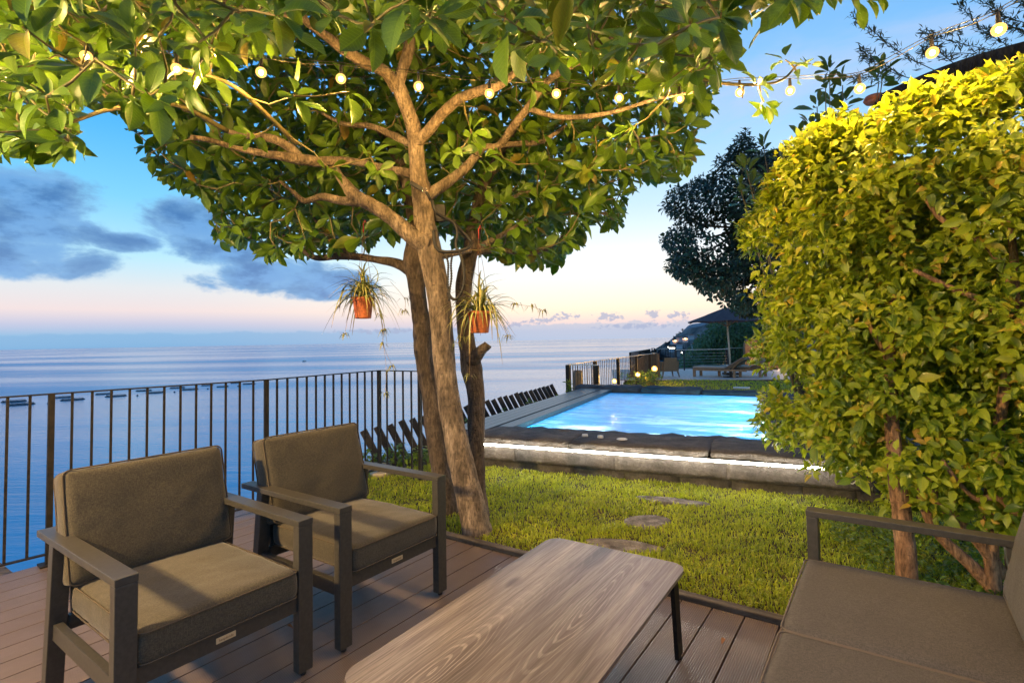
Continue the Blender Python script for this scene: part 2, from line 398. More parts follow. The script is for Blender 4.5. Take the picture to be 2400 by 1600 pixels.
M_globe = glass_glow('lamp_globe_glass', (1.0, 0.50, 0.11), 2.6, 0.5)
M_win = emis('window_glow', (1.0, 0.42, 0.14), 3.0)
M_winw = emis('street_glow', (1.0, 0.85, 0.55), 14.0)
M_white = mat('white_plastic', Base_Color=(0.72, 0.68, 0.6), Roughness=0.4)
M_thatch = mat('thatch', noisy((0.012, 0.014, 0.017), (0.04, 0.042, 0.045), 5, stretch=(6, 6, 1), bstr=0.6, bdist=0.03, fine=70), Roughness=0.95)
M_reedw = mat('reed_screen', noisy((0.13, 0.07, 0.035), (0.30, 0.17, 0.08), 8, stretch=(14, 14, 1), bstr=0.6, bdist=0.02, fine=60), Roughness=0.9)
M_house = mat('house_render', Base_Color=(0.36, 0.34, 0.33), Roughness=0.9)
M_roof = mat('house_roof', Base_Color=(0.20, 0.085, 0.05), Roughness=0.9)
def hill_build(c1, c2):
    def f(t, bs):
        co = t.node('ShaderNodeNewGeometry').outputs['Position']
        n = t.noise(co, 0.02, 8, 0.65); n2 = t.noise(co, 0.15, 4, 0.7)
        c = t.mix(t.maprange(n, 0.35, 0.65), (*c1, 1), (*c2, 1))
        c = t.mix(0.5, c, t.ramp(n2, [(0.3, (0.1, 0.1, 0.1)), (0.7, (0.9, 0.9, 0.9))]), 'OVERLAY')
        t.l.new(c, bs.inputs['Base Color'])
    return f
M_hill = mat('hill_scrub', hill_build((0.04, 0.038, 0.035), (0.20, 0.165, 0.14)), Roughness=1)
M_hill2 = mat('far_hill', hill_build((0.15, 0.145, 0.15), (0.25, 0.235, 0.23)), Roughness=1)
def sea_build(t, bs):
    co = t.node('ShaderNodeNewGeometry').outputs['Position']
    v = t.vscale(co, (0.0011, 0.006, 1), rot=(0, 0, rad(-8)))
    st = t.noise(v, 1.0, 6, 0.6, 0.5)
    cur = t.noise(t.vscale(co, (0.00022, 0.0013, 1), rot=(0, 0, rad(-14))), 1.0, 4, 0.55, 0.8)
    rip = t.noise(t.vscale(co, (0.10, 0.22, 1)), 1.0, 4, 0.7)
    c = t.mix(t.maprange(st, 0.3, 0.7), (0.006, 0.27, 0.44, 1), (0.02, 0.33, 0.52, 1))
    t.l.new(c, bs.inputs['Base Color'])
    t.l.new(t.maprange(cur, 0.38, 0.62, 0.10, 0.27), bs.inputs['Roughness'])
    bump(t, bs, t.m('ADD', t.m('MULTIPLY', rip, 0.5), t.m('MULTIPLY', st, 6.0)), 0.2, 3.0)
    bs.inputs['IOR'].default_value = 1.36
M_sea = mat('sea_water', sea_build)
M_pen = mat('pen_plastic', Base_Color=(0.012, 0.016, 0.02), Roughness=0.8)

# ------------------------------------------------------------------ mesh helpers
def link(o, parent=None):
    COL.objects.link(o)
    if parent is not None: o.parent = parent
    return o
def mesh_np(name, V, Fs, m, smooth=True, lv=None, uv=None):
    """V (n,3); Fs (k,3|4) array of same-size faces"""
    me = bpy.data.meshes.new(name)
    V = np.ascontiguousarray(V, np.float32); Fs = np.ascontiguousarray(Fs, np.int32)
    nf, k = Fs.shape
    me.vertices.add(len(V)); me.vertices.foreach_set('co', V.ravel())
    me.loops.add(nf * k); me.loops.foreach_set('vertex_index', Fs.ravel())
    me.polygons.add(nf)
    me.polygons.foreach_set('loop_start', np.arange(0, nf * k, k, dtype=np.int32))
    me.polygons.foreach_set('loop_total', np.full(nf, k, np.int32))
    if smooth: me.polygons.foreach_set('use_smooth', np.ones(nf, bool))
    me.update(calc_edges=True)
    if lv is not None:
        a = me.attributes.new('lv', 'FLOAT', 'POINT'); a.data.foreach_set('value', np.ascontiguousarray(lv, np.float32))
    if uv is not None:
        u = me.uv_layers.new(name='UVMap'); u.data.foreach_set('uv', np.ascontiguousarray(uv[Fs.ravel()], np.float32).ravel())
    me.materials.append(m)
    return me
def mk(name, me, parent=None, loc=None, rot=None):
    o = bpy.data.objects.new(name, me); link(o, parent)
    if loc is not None: o.location = loc
    if rot is not None: o.rotation_euler = rot
    return o
def tag(o, label=None, cat=None, group=None, kind=None):
    for k, v in (('label', label), ('category', cat), ('group', group), ('kind', kind)):
        if v: o[k] = v
    return o
def thing(name, loc, label, cat, rz=0.0, group=None):
    o = bpy.data.objects.new(name, None); o.empty_display_size = 0.1
    link(o); o.location = loc; o.rotation_euler = (0, 0, rz)
    return tag(o, label, cat, group)
class MB:
    def __init__(s): s.bm = bmesh.new()
    def box(s, c, size, rot=None, bevel=0.0):
        r = bmesh.ops.create_cube(s.bm, size=1.0)
        vs = r['verts']
        M = Matrix.Translation(c) @ (rot.to_4x4() if rot is not None else Matrix.Identity(4)) @ Matrix.Diagonal((*size, 1))
        if bevel > 0:
            bmesh.ops.transform(s.bm, matrix=Matrix.Diagonal((*size, 1)), verts=vs)
            es = list({e for v in vs for e in v.link_edges})
            rr = bmesh.ops.bevel(s.bm, geom=es, offset=bevel, segments=2, profile=0.6, affect='EDGES')
            nv = list({v for f in rr['faces'] for v in f.verts} | set(v for v in vs if v.is_valid))
            M = Matrix.Translation(c) @ (rot.to_4x4() if rot is not None else Matrix.Identity(4))
            bmesh.ops.transform(s.bm, matrix=M, verts=nv)
        else:
            bmesh.ops.transform(s.bm, matrix=M, verts=vs)
        return s
    def bar(s, a, b, w, h, up=Vector((0, 0, 1)), bevel=0.0):
        a = Vector(a); b = Vector(b); d = b - a; L = d.length; d.normalize()
        side = d.cross(up)
        if side.length < 1e-4: side = Vector((0, 1, 0))
        side.normalize(); u = side.cross(d).normalized()
        rot = Matrix((d, side, u)).transposed()
        return s.box((a + b) / 2, (L, w, h), rot, bevel)
    def tube(s, pts, r, n=8, cap=True):
        pts = [Vector(p) for p in pts]
        rs = r if hasattr(r, '__len__') else [r] * len(pts)
        rings = []; prev = None
        for i, p in enumerate(pts):
            d = (pts[min(i + 1, len(pts) - 1)] - pts[max(i - 1, 0)])
            if d.length < 1e-9: d = Vector((0, 0, 1))
            d.normalize()
            if prev is None:
                a = Vector((1, 0, 0)) if abs(d.x) < 0.8 else Vector((0, 1, 0))
                sd = d.cross(a).normalized()
            else:
                sd = (prev - d * prev.dot(d)).normalized()
            prev = sd; up = d.cross(sd)
            rings.append([s.bm.verts.new(p + (sd * math.cos(2 * math.pi * k / n) + up * math.sin(2 * math.pi * k / n)) * rs[i]) for k in range(n)])
        for i in range(len(rings) - 1):
            for k in range(n):
                f = s.bm.faces.new((rings[i][k], rings[i][(k + 1) % n], rings[i + 1][(k + 1) % n], rings[i + 1][k])); f.smooth = True
        if cap:
            s.bm.faces.new(rings[0][::-1]); s.bm.faces.new(rings[-1])
        return s
    def lathe(s, prof, n=24, c=(0, 0, 0)):
        c = Vector(c); rings = []
        for r, z in prof:
            rings.append([s.bm.verts.new(c + Vector((r * math.cos(2 * math.pi * k / n), r * math.sin(2 * math.pi * k / n), z))) for k in range(n)])
        for i in range(len(rings) - 1):
            for k in range(n):
                f = s.bm.faces.new((rings[i][k], rings[i][(k + 1) % n], rings[i + 1][(k + 1) % n], rings[i + 1][k])); f.smooth = True
        return s
    def sphere(s, c, r, u=12, v=8, sc=(1, 1, 1)):
        r0 = bmesh.ops.create_uvsphere(s.bm, u_segments=u, v_segments=v, radius=r)
        bmesh.ops.transform(s.bm, matrix=Matrix.Translation(c) @ Matrix.Diagonal((*sc, 1)), verts=r0['verts'])
        for vv in r0['verts']:
            for f in vv.link_faces: f.smooth = True
        return s
    def poly(s, pts, z0=None, z1=None):
        """prism between z0 and z1 if given, else flat face"""
        if z0 is None:
            s.bm.faces.new([s.bm.verts.new(p) for p in pts]); return s
        a = [s.bm.verts.new((p[0], p[1], z0)) for p in pts]; b = [s.bm.verts.new((p[0], p[1], z1)) for p in pts]
        s.bm.faces.new(b); s.bm.faces.new(a[::-1])
        for i in range(len(pts)):
            j = (i + 1) % len(pts); s.bm.faces.new((a[i], a[j], b[j], b[i]))
        return s
    def mesh(s, name, m):
        bmesh.ops.recalc_face_normals(s.bm, faces=s.bm.faces)
        me = bpy.data.meshes.new(name); s.bm.to_mesh(me); s.bm.free(); me.materials.append(m)
        return me
    def obj(s, name, m, parent=None, loc=None, rot=None):
        return mk(name, s.mesh(name, m), parent, loc, rot)

def smooth_path(pts, n=6):
    """Catmull-Rom through Vectors of any dimension given as lists"""
    P = [np.array(p, float) for p in pts]
    out = []
    for i in range(len(P) - 1):
        p0 = P[max(i - 1, 0)]; p1 = P[i]; p2 = P[i + 1]; p3 = P[min(i + 2, len(P) - 1)]
        for k in range(n):
            t = k / n
            out.append(0.5 * ((2 * p1) + (-p0 + p2) * t + (2 * p0 - 5 * p1 + 4 * p2 - p3) * t * t + (-p0 + 3 * p1 - 3 * p2 + p3) * t ** 3))
    out.append(P[-1])
    return out
def rough_block(sx, sy, sz, amp, seed, nx=8, ny=3, nz=3, rnd_r=0.02):
    bm = bmesh.new()
    bmesh.ops.create_cube(bm, size=1.0)
    for ax, n in ((0, nx), (1, ny), (2, nz)):
        es = [e for e in bm.edges if abs((e.verts[0].co - e.verts[1].co).normalized()[ax]) > 0.9]
        if n > 1: bmesh.ops.subdivide_edges(bm, edges=es, cuts=n - 1, use_grid_fill=True)
    h = Vector((sx, sy, sz)) / 2
    for v in bm.verts:
        p = Vector((v.co.x * sx, v.co.y * sy, v.co.z * sz))
        r = min(rnd_r, min(h) * 0.8)
        q = Vector([max(-h[i] + r, min(h[i] - r, p[i])) for i in range(3)])
        d = p - q
        if d.length > 1e-6: p = q + d.normalized() * r
        nz_ = mnoise.noise_vector(p * 6 + Vector((seed * 3.1, seed * 1.7, seed))) * amp + mnoise.noise_vector(p * 19 + Vector((seed, 0, 4))) * amp * 0.55
        v.co = p + nz_
    for f in bm.faces: f.smooth = True
    return bm

def V_xy(u, v):            # pool frame -> world
    return Vector((0.911 * u + 0.4115 * v, -0.4115 * u + 0.911 * v, 0))
POOL_RZ = math.atan2(-0.4115, 0.911)

# ------------------------------------------------------------------ sea, land
mb = MB()
nseg = 96
c0 = mb.bm.verts.new((0, 0, -80)); prev = None; ringv = []
for k in range(nseg):
    a = 2 * math.pi * k / nseg
    ringv.append(mb.bm.verts.new((90000 * math.cos(a), 90000 * math.sin(a), -80)))
for k in range(nseg): mb.bm.faces.new((c0, ringv[k], ringv[(k + 1) % nseg]))
tag(mb.obj('sea', M_sea), kind='structure')

edge = [(-14, -12), (-5.2, 0.9), (-3.08, 3.55), (-2.14, 4.56), (-1.52, 5.82)]
for v in (5.2, 8, 11, 14):
    p = V_xy(-4.4, v); edge.append((p.x, p.y))
edge += [(4.9, 19.9), (6.6, 24.6), (9.5, 27.5), (30, 30), (60, 26)]
mb = MB()
inner = edge + [(60, -12)]
hole = [V_xy(-2.9, 5.7), V_xy(0.35, 5.7), V_xy(0.35, 11.0), V_xy(-2.9, 11.0)]
eds = []
for loop in (inner, [(p.x, p.y) for p in hole]):
    vs_ = [mb.bm.verts.new((x, y, -0.16)) for x, y in loop]
    eds += [mb.bm.edges.new((vs_[i], vs_[(i + 1) % len(vs_)])) for i in range(len(vs_))]
bmesh.ops.triangle_fill(mb.bm, use_beauty=True, use_dissolve=False, edges=eds)
top = [mb.bm.verts.new((x, y, -0.162)) for x, y in edge]
def down(i, dz, off):
    a = Vector(edge[max(i - 1, 0)]); b = Vector(edge[min(i + 1, len(edge) - 1)])
    d = (b - a).normalized(); nrm_ = Vector((-d.y, d.x))
    return (edge[i][0] + nrm_.x * off, edge[i][1] + nrm_.y * off, dz)
rows = [top]
for dz, off in ((-3, 0.5), (-25, 6), (-82, 26)):
    rows.append([mb.bm.verts.new(down(i, dz, off)) for i in range(len(edge))])
for r0, r1 in zip(rows, rows[1:]):
    for i in range(len(edge) - 1): mb.bm.faces.new((r0[i], r0[i + 1], r1[i + 1], r1[i]))
tag(mb.obj('ground', M_soil), kind='structure')

# kerb line and deck directions
K1 = Vector((-0.478, 3.839, 0)); K2 = Vector((1.31, 2.605, 0))
kd = (K2 - K1).normalized()                      # along the kerb
bd = Vector((-kd.y, kd.x, 0))                    # along boards, away from camera
def KF(s, t): return K1 + kd * s + bd * t        # s along kerb, t beyond it
DECK_RZ = math.atan2(bd.y, bd.x)

# lawn sheets
def sheet(name, pts, z, m):
    mb = MB(); mb.poly([(x, y, z) for x, y in pts]); return tag(mb.obj(name, m), kind='structure')
rail_pts = [Vector((-5.0, 1.05, 0)), Vector((-2.99, 3.47, 0)), Vector((-2.06, 4.47, 0)), Vector((-1.41, 5.63, 0)), Vector((-0.93, 5.33, 0))]
lk0 = KF(-1.83, 0.05)
wl = V_xy(-2.75, 5.3); wr_ = V_xy(4.5, 5.3)
lawn_poly = [(lk0.x, lk0.y), (-1.50, 5.7), (wl.x - 0.25, wl.y + 0.2), (wr_.x, wr_.y), (9, 1.0), (KF(8, 0.05).x, KF(8, 0.05).y)]
sheet('lawn_soil', lawn_poly, 0.0, M_soil)
far_poly = [V_xy(-3.9, 11.3), V_xy(-3.9, 14), V_xy(-2.6, 19.3), V_xy(8, 18.3), V_xy(8, 11.3)]
sheet('far_lawn_soil', [(p.x, p.y) for p in far_poly], -0.1, M_soil)

# timber kerb along the lawn
mb = MB(); mb.box((0, 0, 0), (9.0, 0.06, 0.12), bevel=0.008)
ke = mb.obj('timber_edging', M_timber, loc=KF(2.7, 0.0) + Vector((0, 0, -0.035)), rot=(0, 0, math.atan2(kd.y, kd.x)))
tag(ke, 'weathered timber edging between the deck and the lawn', 'edging')

# ------------------------------------------------------------------ deck: every board an object
deck = bpy.data.objects.new('deck', None); link(deck); tag(deck, kind='structure')
BW = 0.155
def rail_x_at(s):
    return None
board_me = {}
def board_mesh(L):
    key = round(L, 2)
    if key not in board_me:
        mb = MB(); mb.box((0, 0, 0), (L, BW - 0.007, 0.026), bevel=0.003); board_me[key] = mb.mesh('plank', M_deck)
    return board_me[key]
for i in range(-17, 30):
    s = i * BW + 0.03
    t0, t1 = -5.6, -0.035
    if s < -1.9: t1 = -0.035
    # clip at the railing line (rail runs nearly parallel to the boards)
    a = KF(s, t1)
    if s < -1.95:
        # distance outboard: shorten to the rail segment
        for tt in np.arange(t1, t0, -0.05):
            p = KF(s, tt)
            A, B = rail_pts[0], rail_pts[1]
            A2, B2 = rail_pts[1], rail_pts[2]
            seg = (A2, B2) if p.y > A2.y else (A, B)
            xr = seg[0].x + (p.y - seg[0].y) * (seg[1].x - seg[0].x) / (seg[1].y - seg[0].y)
            if p.x > xr - 0.10: t1 = tt; break
        else: continue
    L = t1 - t0
    c = KF(s, (t0 + t1) / 2)
    mk('plank', board_mesh(L), deck, loc=(c.x, c.y, -0.013), rot=(0, 0, DECK_RZ))
mb = MB()
for t in (-0.3, -1.1, -1.9, -2.7, -3.5, -4.3, -5.1): mb.bar(KF(-2.4, t) + Vector((0, 0, -0.055)), KF(4.6, t) + Vector((0, 0, -0.055)), 0.06, 0.055)
mb.obj('joist', M_timber, deck)

FALLEN = [((672, 1470), 'dry brown leaf on the deck under the nearer armchair front'), ((640, 1190), 'small dry leaf on the deck between the two armchairs'), ((1700, 1500), 'curled dry leaf on the deck between table and sofa'), ((1210, 1290), 'dry leaf lying by the timber edging at the table end')]
# ------------------------------------------------------------------ leaf machinery
def leaf_template(nl=4, shape='obovate', fold=0.18, curl=0.25, wave=0.0):
    """unit length along x, half width ~0.22; returns V, F(quads), UV"""
    if shape == 'obovate': prof = lambda t: 0.235 * (math.sin(math.pi * t ** 1.25) ** 0.72)
    elif shape == 'ovate': prof = lambda t: 0.27 * (math.sin(math.pi * t ** 0.8) ** 0.9)
    elif shape == 'lance': prof = lambda t: 0.09 * (math.sin(math.pi * t ** 0.8) ** 0.8)
    V = []; UV = []
    for i in range(nl + 1):
        t = i / nl
        w = prof(min(max(t, 0.015), 0.985)) if 0 < i < nl else (0.012 if i == 0 else 0.006)
        for j in (-1, 0, 1):
            z = abs(j) * w * fold * 2 - curl * t * t + (wave * math.sin(t * 9 + j) if j else 0)
            V.append((t * (1 - 0.1 * curl * t), j * w, z)); UV.append((t, 0.5 + 0.5 * j * w / 0.25))
    F = []
    for i in range(nl):
        for j in range(2):
            a = i * 3 + j; F.append((a, a + 1, a + 4, a + 3))
    return np.array(V), np.array(F), np.array(UV)
def bases(D, N):
    """D leaf directions, N approx normals -> (n,3,3) with columns dir, side, normal"""
    D = D / np.linalg.norm(D, axis=1, keepdims=True)
    S = np.cross(N, D); ln = np.linalg.norm(S, axis=1, keepdims=True)
    S = np.where(ln < 1e-5, np.array([[1.0, 0, 0]]), S / np.maximum(ln, 1e-5))
    Nn = np.cross(D, S)
    return np.stack([D, S, Nn], axis=2)
def leaves_mesh(name, O, B, sc, lv, tmpl, m):
    V, Fq, UV = tmpl; n = len(O); k = len(V)
    W = np.einsum('nij,kj->nki', B, V) * sc[:, None, None] + O[:, None, :]
    Fa = (Fq[None] + (np.arange(n) * k)[:, None, None]).reshape(-1, Fq.shape[1])
    return mesh_np(name, W.reshape(-1, 3), Fa, m, True, np.repeat(lv, k), np.tile(UV, (n, 1)))
def split_leaves(O, B, sc, lv, count, name_stuff, tmpls, m, parent, offset=Vector((0, 0, 0))):
    """the `count` largest-looking leaves become objects, the rest one stuff part"""
    px, py = project(O + B[:, :, 0] * sc[:, None] * 0.5)
    dist = np.linalg.norm(O - np.array([0, 0, EYE]), axis=1)
    inside = (px > -30) & (px < 2430) & (py > -30) & (py < 1620) & (O[:, 1] > 0.3)
    score = np.where(inside, sc / dist, 0)
    idx = np.argsort(-score)[:count]
    mask = np.zeros(len(O), bool); mask[idx] = True
    mes = [leaves_mesh('leaf', np.zeros((1, 3)), np.eye(3)[None], np.ones(1), np.array([q * 0.31 % 1]), t, m) for q, t in enumerate(tmpls)]
    off = np.array(offset)
    for c, i in enumerate(idx):
        o = bpy.data.objects.new('leaf', mes[c % len(mes)])
        M = np.eye(4); M[:3, :3] = B[i] * sc[i]; M[:3, 3] = O[i] - off
        COL.objects.link(o); o.parent = parent; o.matrix_basis = Matrix(M.tolist())
    rest = np.where(~mask)[0]
    for q, t in enumerate(tmpls):
        if q: break
    # several templates in one mesh: build and join arrays
    Vs, Fs, UVs, LVs = [], [], [], []; base_i = 0
    for q, t in enumerate(tmpls):
        r = rest[q::len(tmpls)]
        V, Fq, UV = t; k = len(V); n = len(r)
        W = np.einsum('nij,kj->nki', B[r], V) * sc[r][:, None, None] + O[r][:, None, :] - off
        Vs.append(W.reshape(-1, 3)); Fs.append((Fq[None] + (np.arange(n) * k)[:, None, None]).reshape(-1, 4) + base_i)
        UVs.append(np.tile(UV, (n, 1))); LVs.append(np.repeat(lv[r], k)); base_i += n * k
    me = mesh_np(name_stuff, np.vstack(Vs), np.vstack(Fs), m, True, np.concatenate(LVs), np.vstack(UVs))
    o = mk(name_stuff, me, parent); o['kind'] = 'stuff'
    return o
def unit(v): return v / np.maximum(np.linalg.norm(v, axis=-1, keepdims=True), 1e-9)
def rosettes(C, A, nper, size, droop=0.35, spread=0.75, jit=0.25, stem=0.03, cvar=(1.0, 1.0)):
    """C centres (n,3), A axes (n,3) -> leaves"""
    O, D, N, S, L = [], [], [], [], []
    for c, a in zip(C, A):
        a = a / np.linalg.norm(a)
        h = np.array([0.0, 0, 1]) if abs(a[2]) < 0.9 else np.array([1.0, 0, 0])
        e1 = np.cross(a, h); e1 /= np.linalg.norm(e1); e2 = np.cross(a, e1)
        n = rng.integers(nper[0], nper[1] + 1); ph = rng.random() * 6.28
        tone = rng.random(); cs_ = rng.uniform(*cvar)
        for i in range(n):
            th = ph + i * 2.399
            lev = i / n
            rdir = e1 * math.cos(th) + e2 * math.sin(th)
            d = rdir * spread * (1.15 - 0.75 * lev) + a * (0.15 + 0.9 * lev) + rng.normal(0, jit, 3) * 0.5
            d = d / np.linalg.norm(d); d[2] -= droop * (1.1 - 0.5 * lev); d /= np.linalg.norm(d)
            nn = a * 0.8 + np.array([0, 0, 0.5]) + rng.normal(0, 0.25, 3)
            nn = nn - d * nn.dot(d)
            O.append(c + a * (lev - 0.5) * stem * 2 + d * stem * 0.6); D.append(d); N.append(nn)
            S.append(size * cs_ * (0.5 + 0.68 * rng.random()) * (1.08 - 0.35 * lev))
            L.append((tone * 0.5 + rng.random() * 0.5) * (0.93 if rng.random() < 0.9 else 1.08) % 1)
    return np.array(O), bases(np.array(D), np.array(N)), np.array(S), np.array(L)

TA = [leaf_template(5, 'obovate', f, c, w) for f, c, w in ((0.22, 0.22, 0.008), (0.32, 0.42, 0.012), (0.12, 0.05, 0.015), (0.28, -0.12, 0.01))]
TH = [leaf_template(3, 'ovate', f, c) for f, c in ((0.3, 0.25), (0.15, 0.45), (0.4, 0.0))]

bulb_px = [(202, 133, 2.75), (414, 162, 2.85), (612, 170, 2.95), (799, 185, 3.05), (981, 203, 3.15), (1147, 220, 3.25), (1304, 220, 3.32), (1451, 230, 3.38), (1593, 232, 3.42), (1734, 217, 3.45), (1852, 213, 3.42),
           (2015, 208, 3.05), (2185, 124, 2.70), (2341, 70, 2.38)]
BULBS = bulb_px
# ------------------------------------------------------------------ the big tree
tree = thing('shade_tree', (-0.35, 4.0, 0), 'broad leaved shade tree with three bare trunks leaning over the lawn beside the armchairs', 'tree')
TO = Vector((-0.35, 4.0, 0))
def limb(name, pts, m=M_bark, n=14, knots=0.10, sub=7, seed=0, s2352=True):
    """pts: (px, py, depth, radius in px)"""
    k = 2400 / 2352 if s2352 else 1
    P = []
    for px, py, d, r in pts:
        p = at_d(px * k, py * k, d); P.append((p.x, p.y, p.z, r * k / F_PX * d))
    sp = smooth_path(P, sub)
    mb = MB()
    pos = [Vector(p[:3]) - TO for p in sp]
    rr = [max(p[3], 0.003) for p in sp]
    mb.tube(pos, rr, n)
    for v in mb.bm.verts:
        w = v.co + TO
        # radial swell
        best = min(range(0, len(pos)), key=lambda i: (pos[i] - v.co).length_squared)
        dirv = (v.co - pos[best])
        a = mnoise.noise(w * 5.0 + Vector((seed, 0, 0))) * knots + mnoise.noise(w * 16.0) * knots * 0.45
        v.co += dirv * a * 1.6
    o = mb.obj(name, m, tree)
    return o, sp
nodes = []      # points on limbs that twigs can start from
def add_nodes(sp):
    for p in sp[2:]: nodes.append((p[0], p[1], p[2], p[3]))
o, spA = limb('trunk', [(1098, 1246, 3.90, 52), (1095, 1225, 3.90, 37), (1083, 1160, 3.9, 31), (1064, 1080, 3.92, 29), (1045, 1000, 3.95, 27), (1028, 900, 3.98, 25), (1018, 800, 4.0, 25), (1010, 700, 4.0, 26),
                       (996, 620, 4.0, 27), (984, 560, 4.0, 28), (976, 510, 4.0, 25), (967, 440, 3.98, 22), (959, 380, 3.95, 19), (953, 310, 3.9, 18), (940, 262, 3.85, 17), (920, 210, 3.8, 17), (908, 180, 3.78, 15)], n=20, sub=8, knots=0.07); add_nodes(spA[90:])
o, sp = limb('trunk', [(1034, 1200, 4.35, 30), (1030, 1170, 4.35, 26), (1012, 1080, 4.4, 22), (1000, 980, 4.45, 23), (988, 900, 4.5, 22), (975, 820, 4.5, 21), (970, 760, 4.5, 22), (962, 700, 4.5, 21), (955, 640, 4.5, 21), (950, 600, 4.5, 25),
                       (955, 540, 4.5, 21), (950, 480, 4.55, 18), (930, 410, 4.6, 14), (900, 340, 4.7, 11), (850, 270, 4.8, 7)], M_bark2, n=16, knots=0.10, seed=3); add_nodes(sp[50:])
o, sp = limb('trunk', [(1104, 1235, 4.02, 26), (1100, 1180, 4.05, 22), (1096, 1080, 4.12, 18), (1094, 990, 4.2, 19), (1092, 900, 4.25, 21), (1082, 840, 4.3, 24), (1070, 780, 4.3, 19), (1064, 710, 4.3, 18), (1068, 640, 4.3, 18), (1082, 570, 4.35, 18),
                       (1092, 500, 4.4, 16), (1110, 430, 4.5, 13), (1150, 350, 4.6, 10), (1200, 260, 4.8, 7)], M_bark2, n=16, knots=0.10, seed=6); add_nodes(sp[60:])
limb('branch_stub', [(1082, 830, 4.27, 17), (1096, 815, 4.24, 14), (1108, 802, 4.21, 12), (1117, 795, 4.20, 11), (1121, 790, 4.2, 10)], M_bark2, knots=0.08)
BR = [
 ([(985, 560, 3.98, 27), (950, 545, 3.95, 21), (905, 505, 3.92, 17), (860, 475, 3.9, 16), (815, 450, 3.95, 16), (795, 425, 4.0, 13), (778, 402, 4.05, 9), (765, 370, 4.1, 5)], M_bark),
 ([(840, 462, 3.93, 14), (790, 462, 3.95, 11), (740, 452, 4.0, 9), (700, 462, 4.05, 7), (672, 440, 4.1, 5), (640, 415, 4.2, 3)], M_bark),
 ([(912, 205, 3.8, 17), (885, 165, 3.72, 14), (845, 148, 3.65, 13), (795, 118, 3.5, 12), (745, 80, 3.4, 11), (700, 45, 3.3, 9), (680, -20, 3.2, 7)], M_bark),
 ([(912, 200, 3.8, 16), (925, 160, 3.8, 14), (938, 120, 3.8, 13), (945, 70, 3.8, 11), (955, 0, 3.8, 8)], M_bark),
 ([(955, 330, 3.9, 14), (985, 300, 3.85, 13), (1020, 258, 3.8, 12), (1055, 228, 3.75, 12), (1105, 208, 3.7, 11), (1150, 195, 3.6, 9), (1220, 130, 3.5, 6)], M_bark),
 ([(978, 450, 4.0, 14), (1010, 430, 4.0, 13), (1040, 410, 4.05, 12), (1075, 380, 4.1, 10), (1110, 340, 4.2, 9), (1145, 335, 4.2, 9), (1180, 290, 4.1, 10), (1215, 245, 4.0, 9), (1260, 185, 3.9, 9), (1320, 148, 3.8, 9), (1375, 122, 3.7, 8), (1420, 70, 3.6, 7), (1470, 0, 3.5, 5)], M_bark),
 ([(1150, 332, 4.2, 8), (1200, 330, 4.25, 7), (1245, 325, 4.3, 6), (1300, 290, 4.4, 4)], M_bark),
 ([(1085, 490, 4.4, 9), (1120, 478, 4.4, 7), (1160, 462, 4.45, 6), (1210, 440, 4.6, 4), (1260, 430, 4.7, 3)], M_bark),
 ([(1092, 575, 4.35, 9), (1130, 552, 4.35, 7), (1170, 530, 4.4, 5), (1210, 500, 4.5, 3)], M_bark),
 ([(1085, 580, 4.35, 9), (1150, 575, 4.4, 7), (1210, 583, 4.5, 6), (1260, 570, 4.7, 5), (1310, 530, 4.9, 4)], M_bark2),
 ([(1000, 592, 4.05, 9), (1040, 582, 4.15, 8), (1080, 575, 4.25, 7)], M_bark),
 ([(948, 625, 4.5, 14), (915, 605, 4.5, 12), (870, 597, 4.5, 9), (825, 590, 4.55, 8), (775, 588, 4.6, 8), (725, 592, 4.65, 7), (690, 570, 4.75, 5), (650, 540, 4.9, 3)], M_bark2),
 ([(810, 590, 4.55, 7), (780, 565, 4.6, 5), (750, 540, 4.7, 4), (720, 500, 4.8, 3)], M_bark2),
 ([(945, 400, 4.0, 11), (880, 385, 4.05, 9), (800, 370, 4.1, 10), (740, 372, 4.05, 14), (700, 368, 4.0, 14), (660, 362, 3.9, 12), (600, 352, 3.8, 9), (540, 340, 3.7, 7), (480, 322, 3.6, 6), (440, 316, 3.5, 5)], M_bark),
 ([(690, 365, 4.0, 12), (660, 335, 3.95, 10), (620, 318, 3.9, 9), (570, 312, 3.9, 7), (520, 300, 3.9, 5), (470, 270, 3.9, 4)], M_bark),
 ([(960, 340, 3.95, 10), (900, 310, 4.0, 8), (850, 290, 4.05, 7), (790, 285, 4.1, 5), (740, 260, 4.1, 4)], M_bark),
 ([(1600, 210, 3.4, 3), (1500, 230, 3.6, 4), (1400, 260, 3.8, 5), (1290, 270, 4.0, 6), (1215, 250, 4.0, 7)], M_bark),
 ([(440, 110, 2.9, 3), (400, 150, 2.9, 4), (500, 180, 3.0, 4), (560, 215, 3.1, 5), (620, 270, 3.3, 5), (680, 330, 3.7, 6)], M_twig),
 ([(0, 290, 2.6, 3), (80, 292, 2.65, 4), (150, 285, 2.7, 4), (260, 250, 2.9, 5), (400, 240, 3.2, 5), (520, 300, 3.7, 6)], M_twig),
 ([(700, 45, 3.3, 8), (500, 0, 3.0, 6), (330, -30, 2.8, 5), (220, 40, 2.7, 4)], M_bark),
 ([(1420, 75, 3.6, 7), (1560, 30, 3.2, 6), (1700, -20, 2.8, 5), (1800, -10, 2.5, 4), (1950, -40, 2.3, 3)], M_twig),
 ([(1370, 122, 3.7, 7), (1500, 150, 3.6, 5), (1650, 190, 3.4, 4), (1780, 190, 3.3, 3), (1830, 150, 3.3, 2)], M_twig),
]
for i, (p, m_) in enumerate(BR):
    o, sp = limb('branch', p, m_, n=9, knots=0.12, sub=5, seed=i * 2.3); add_nodes(sp)

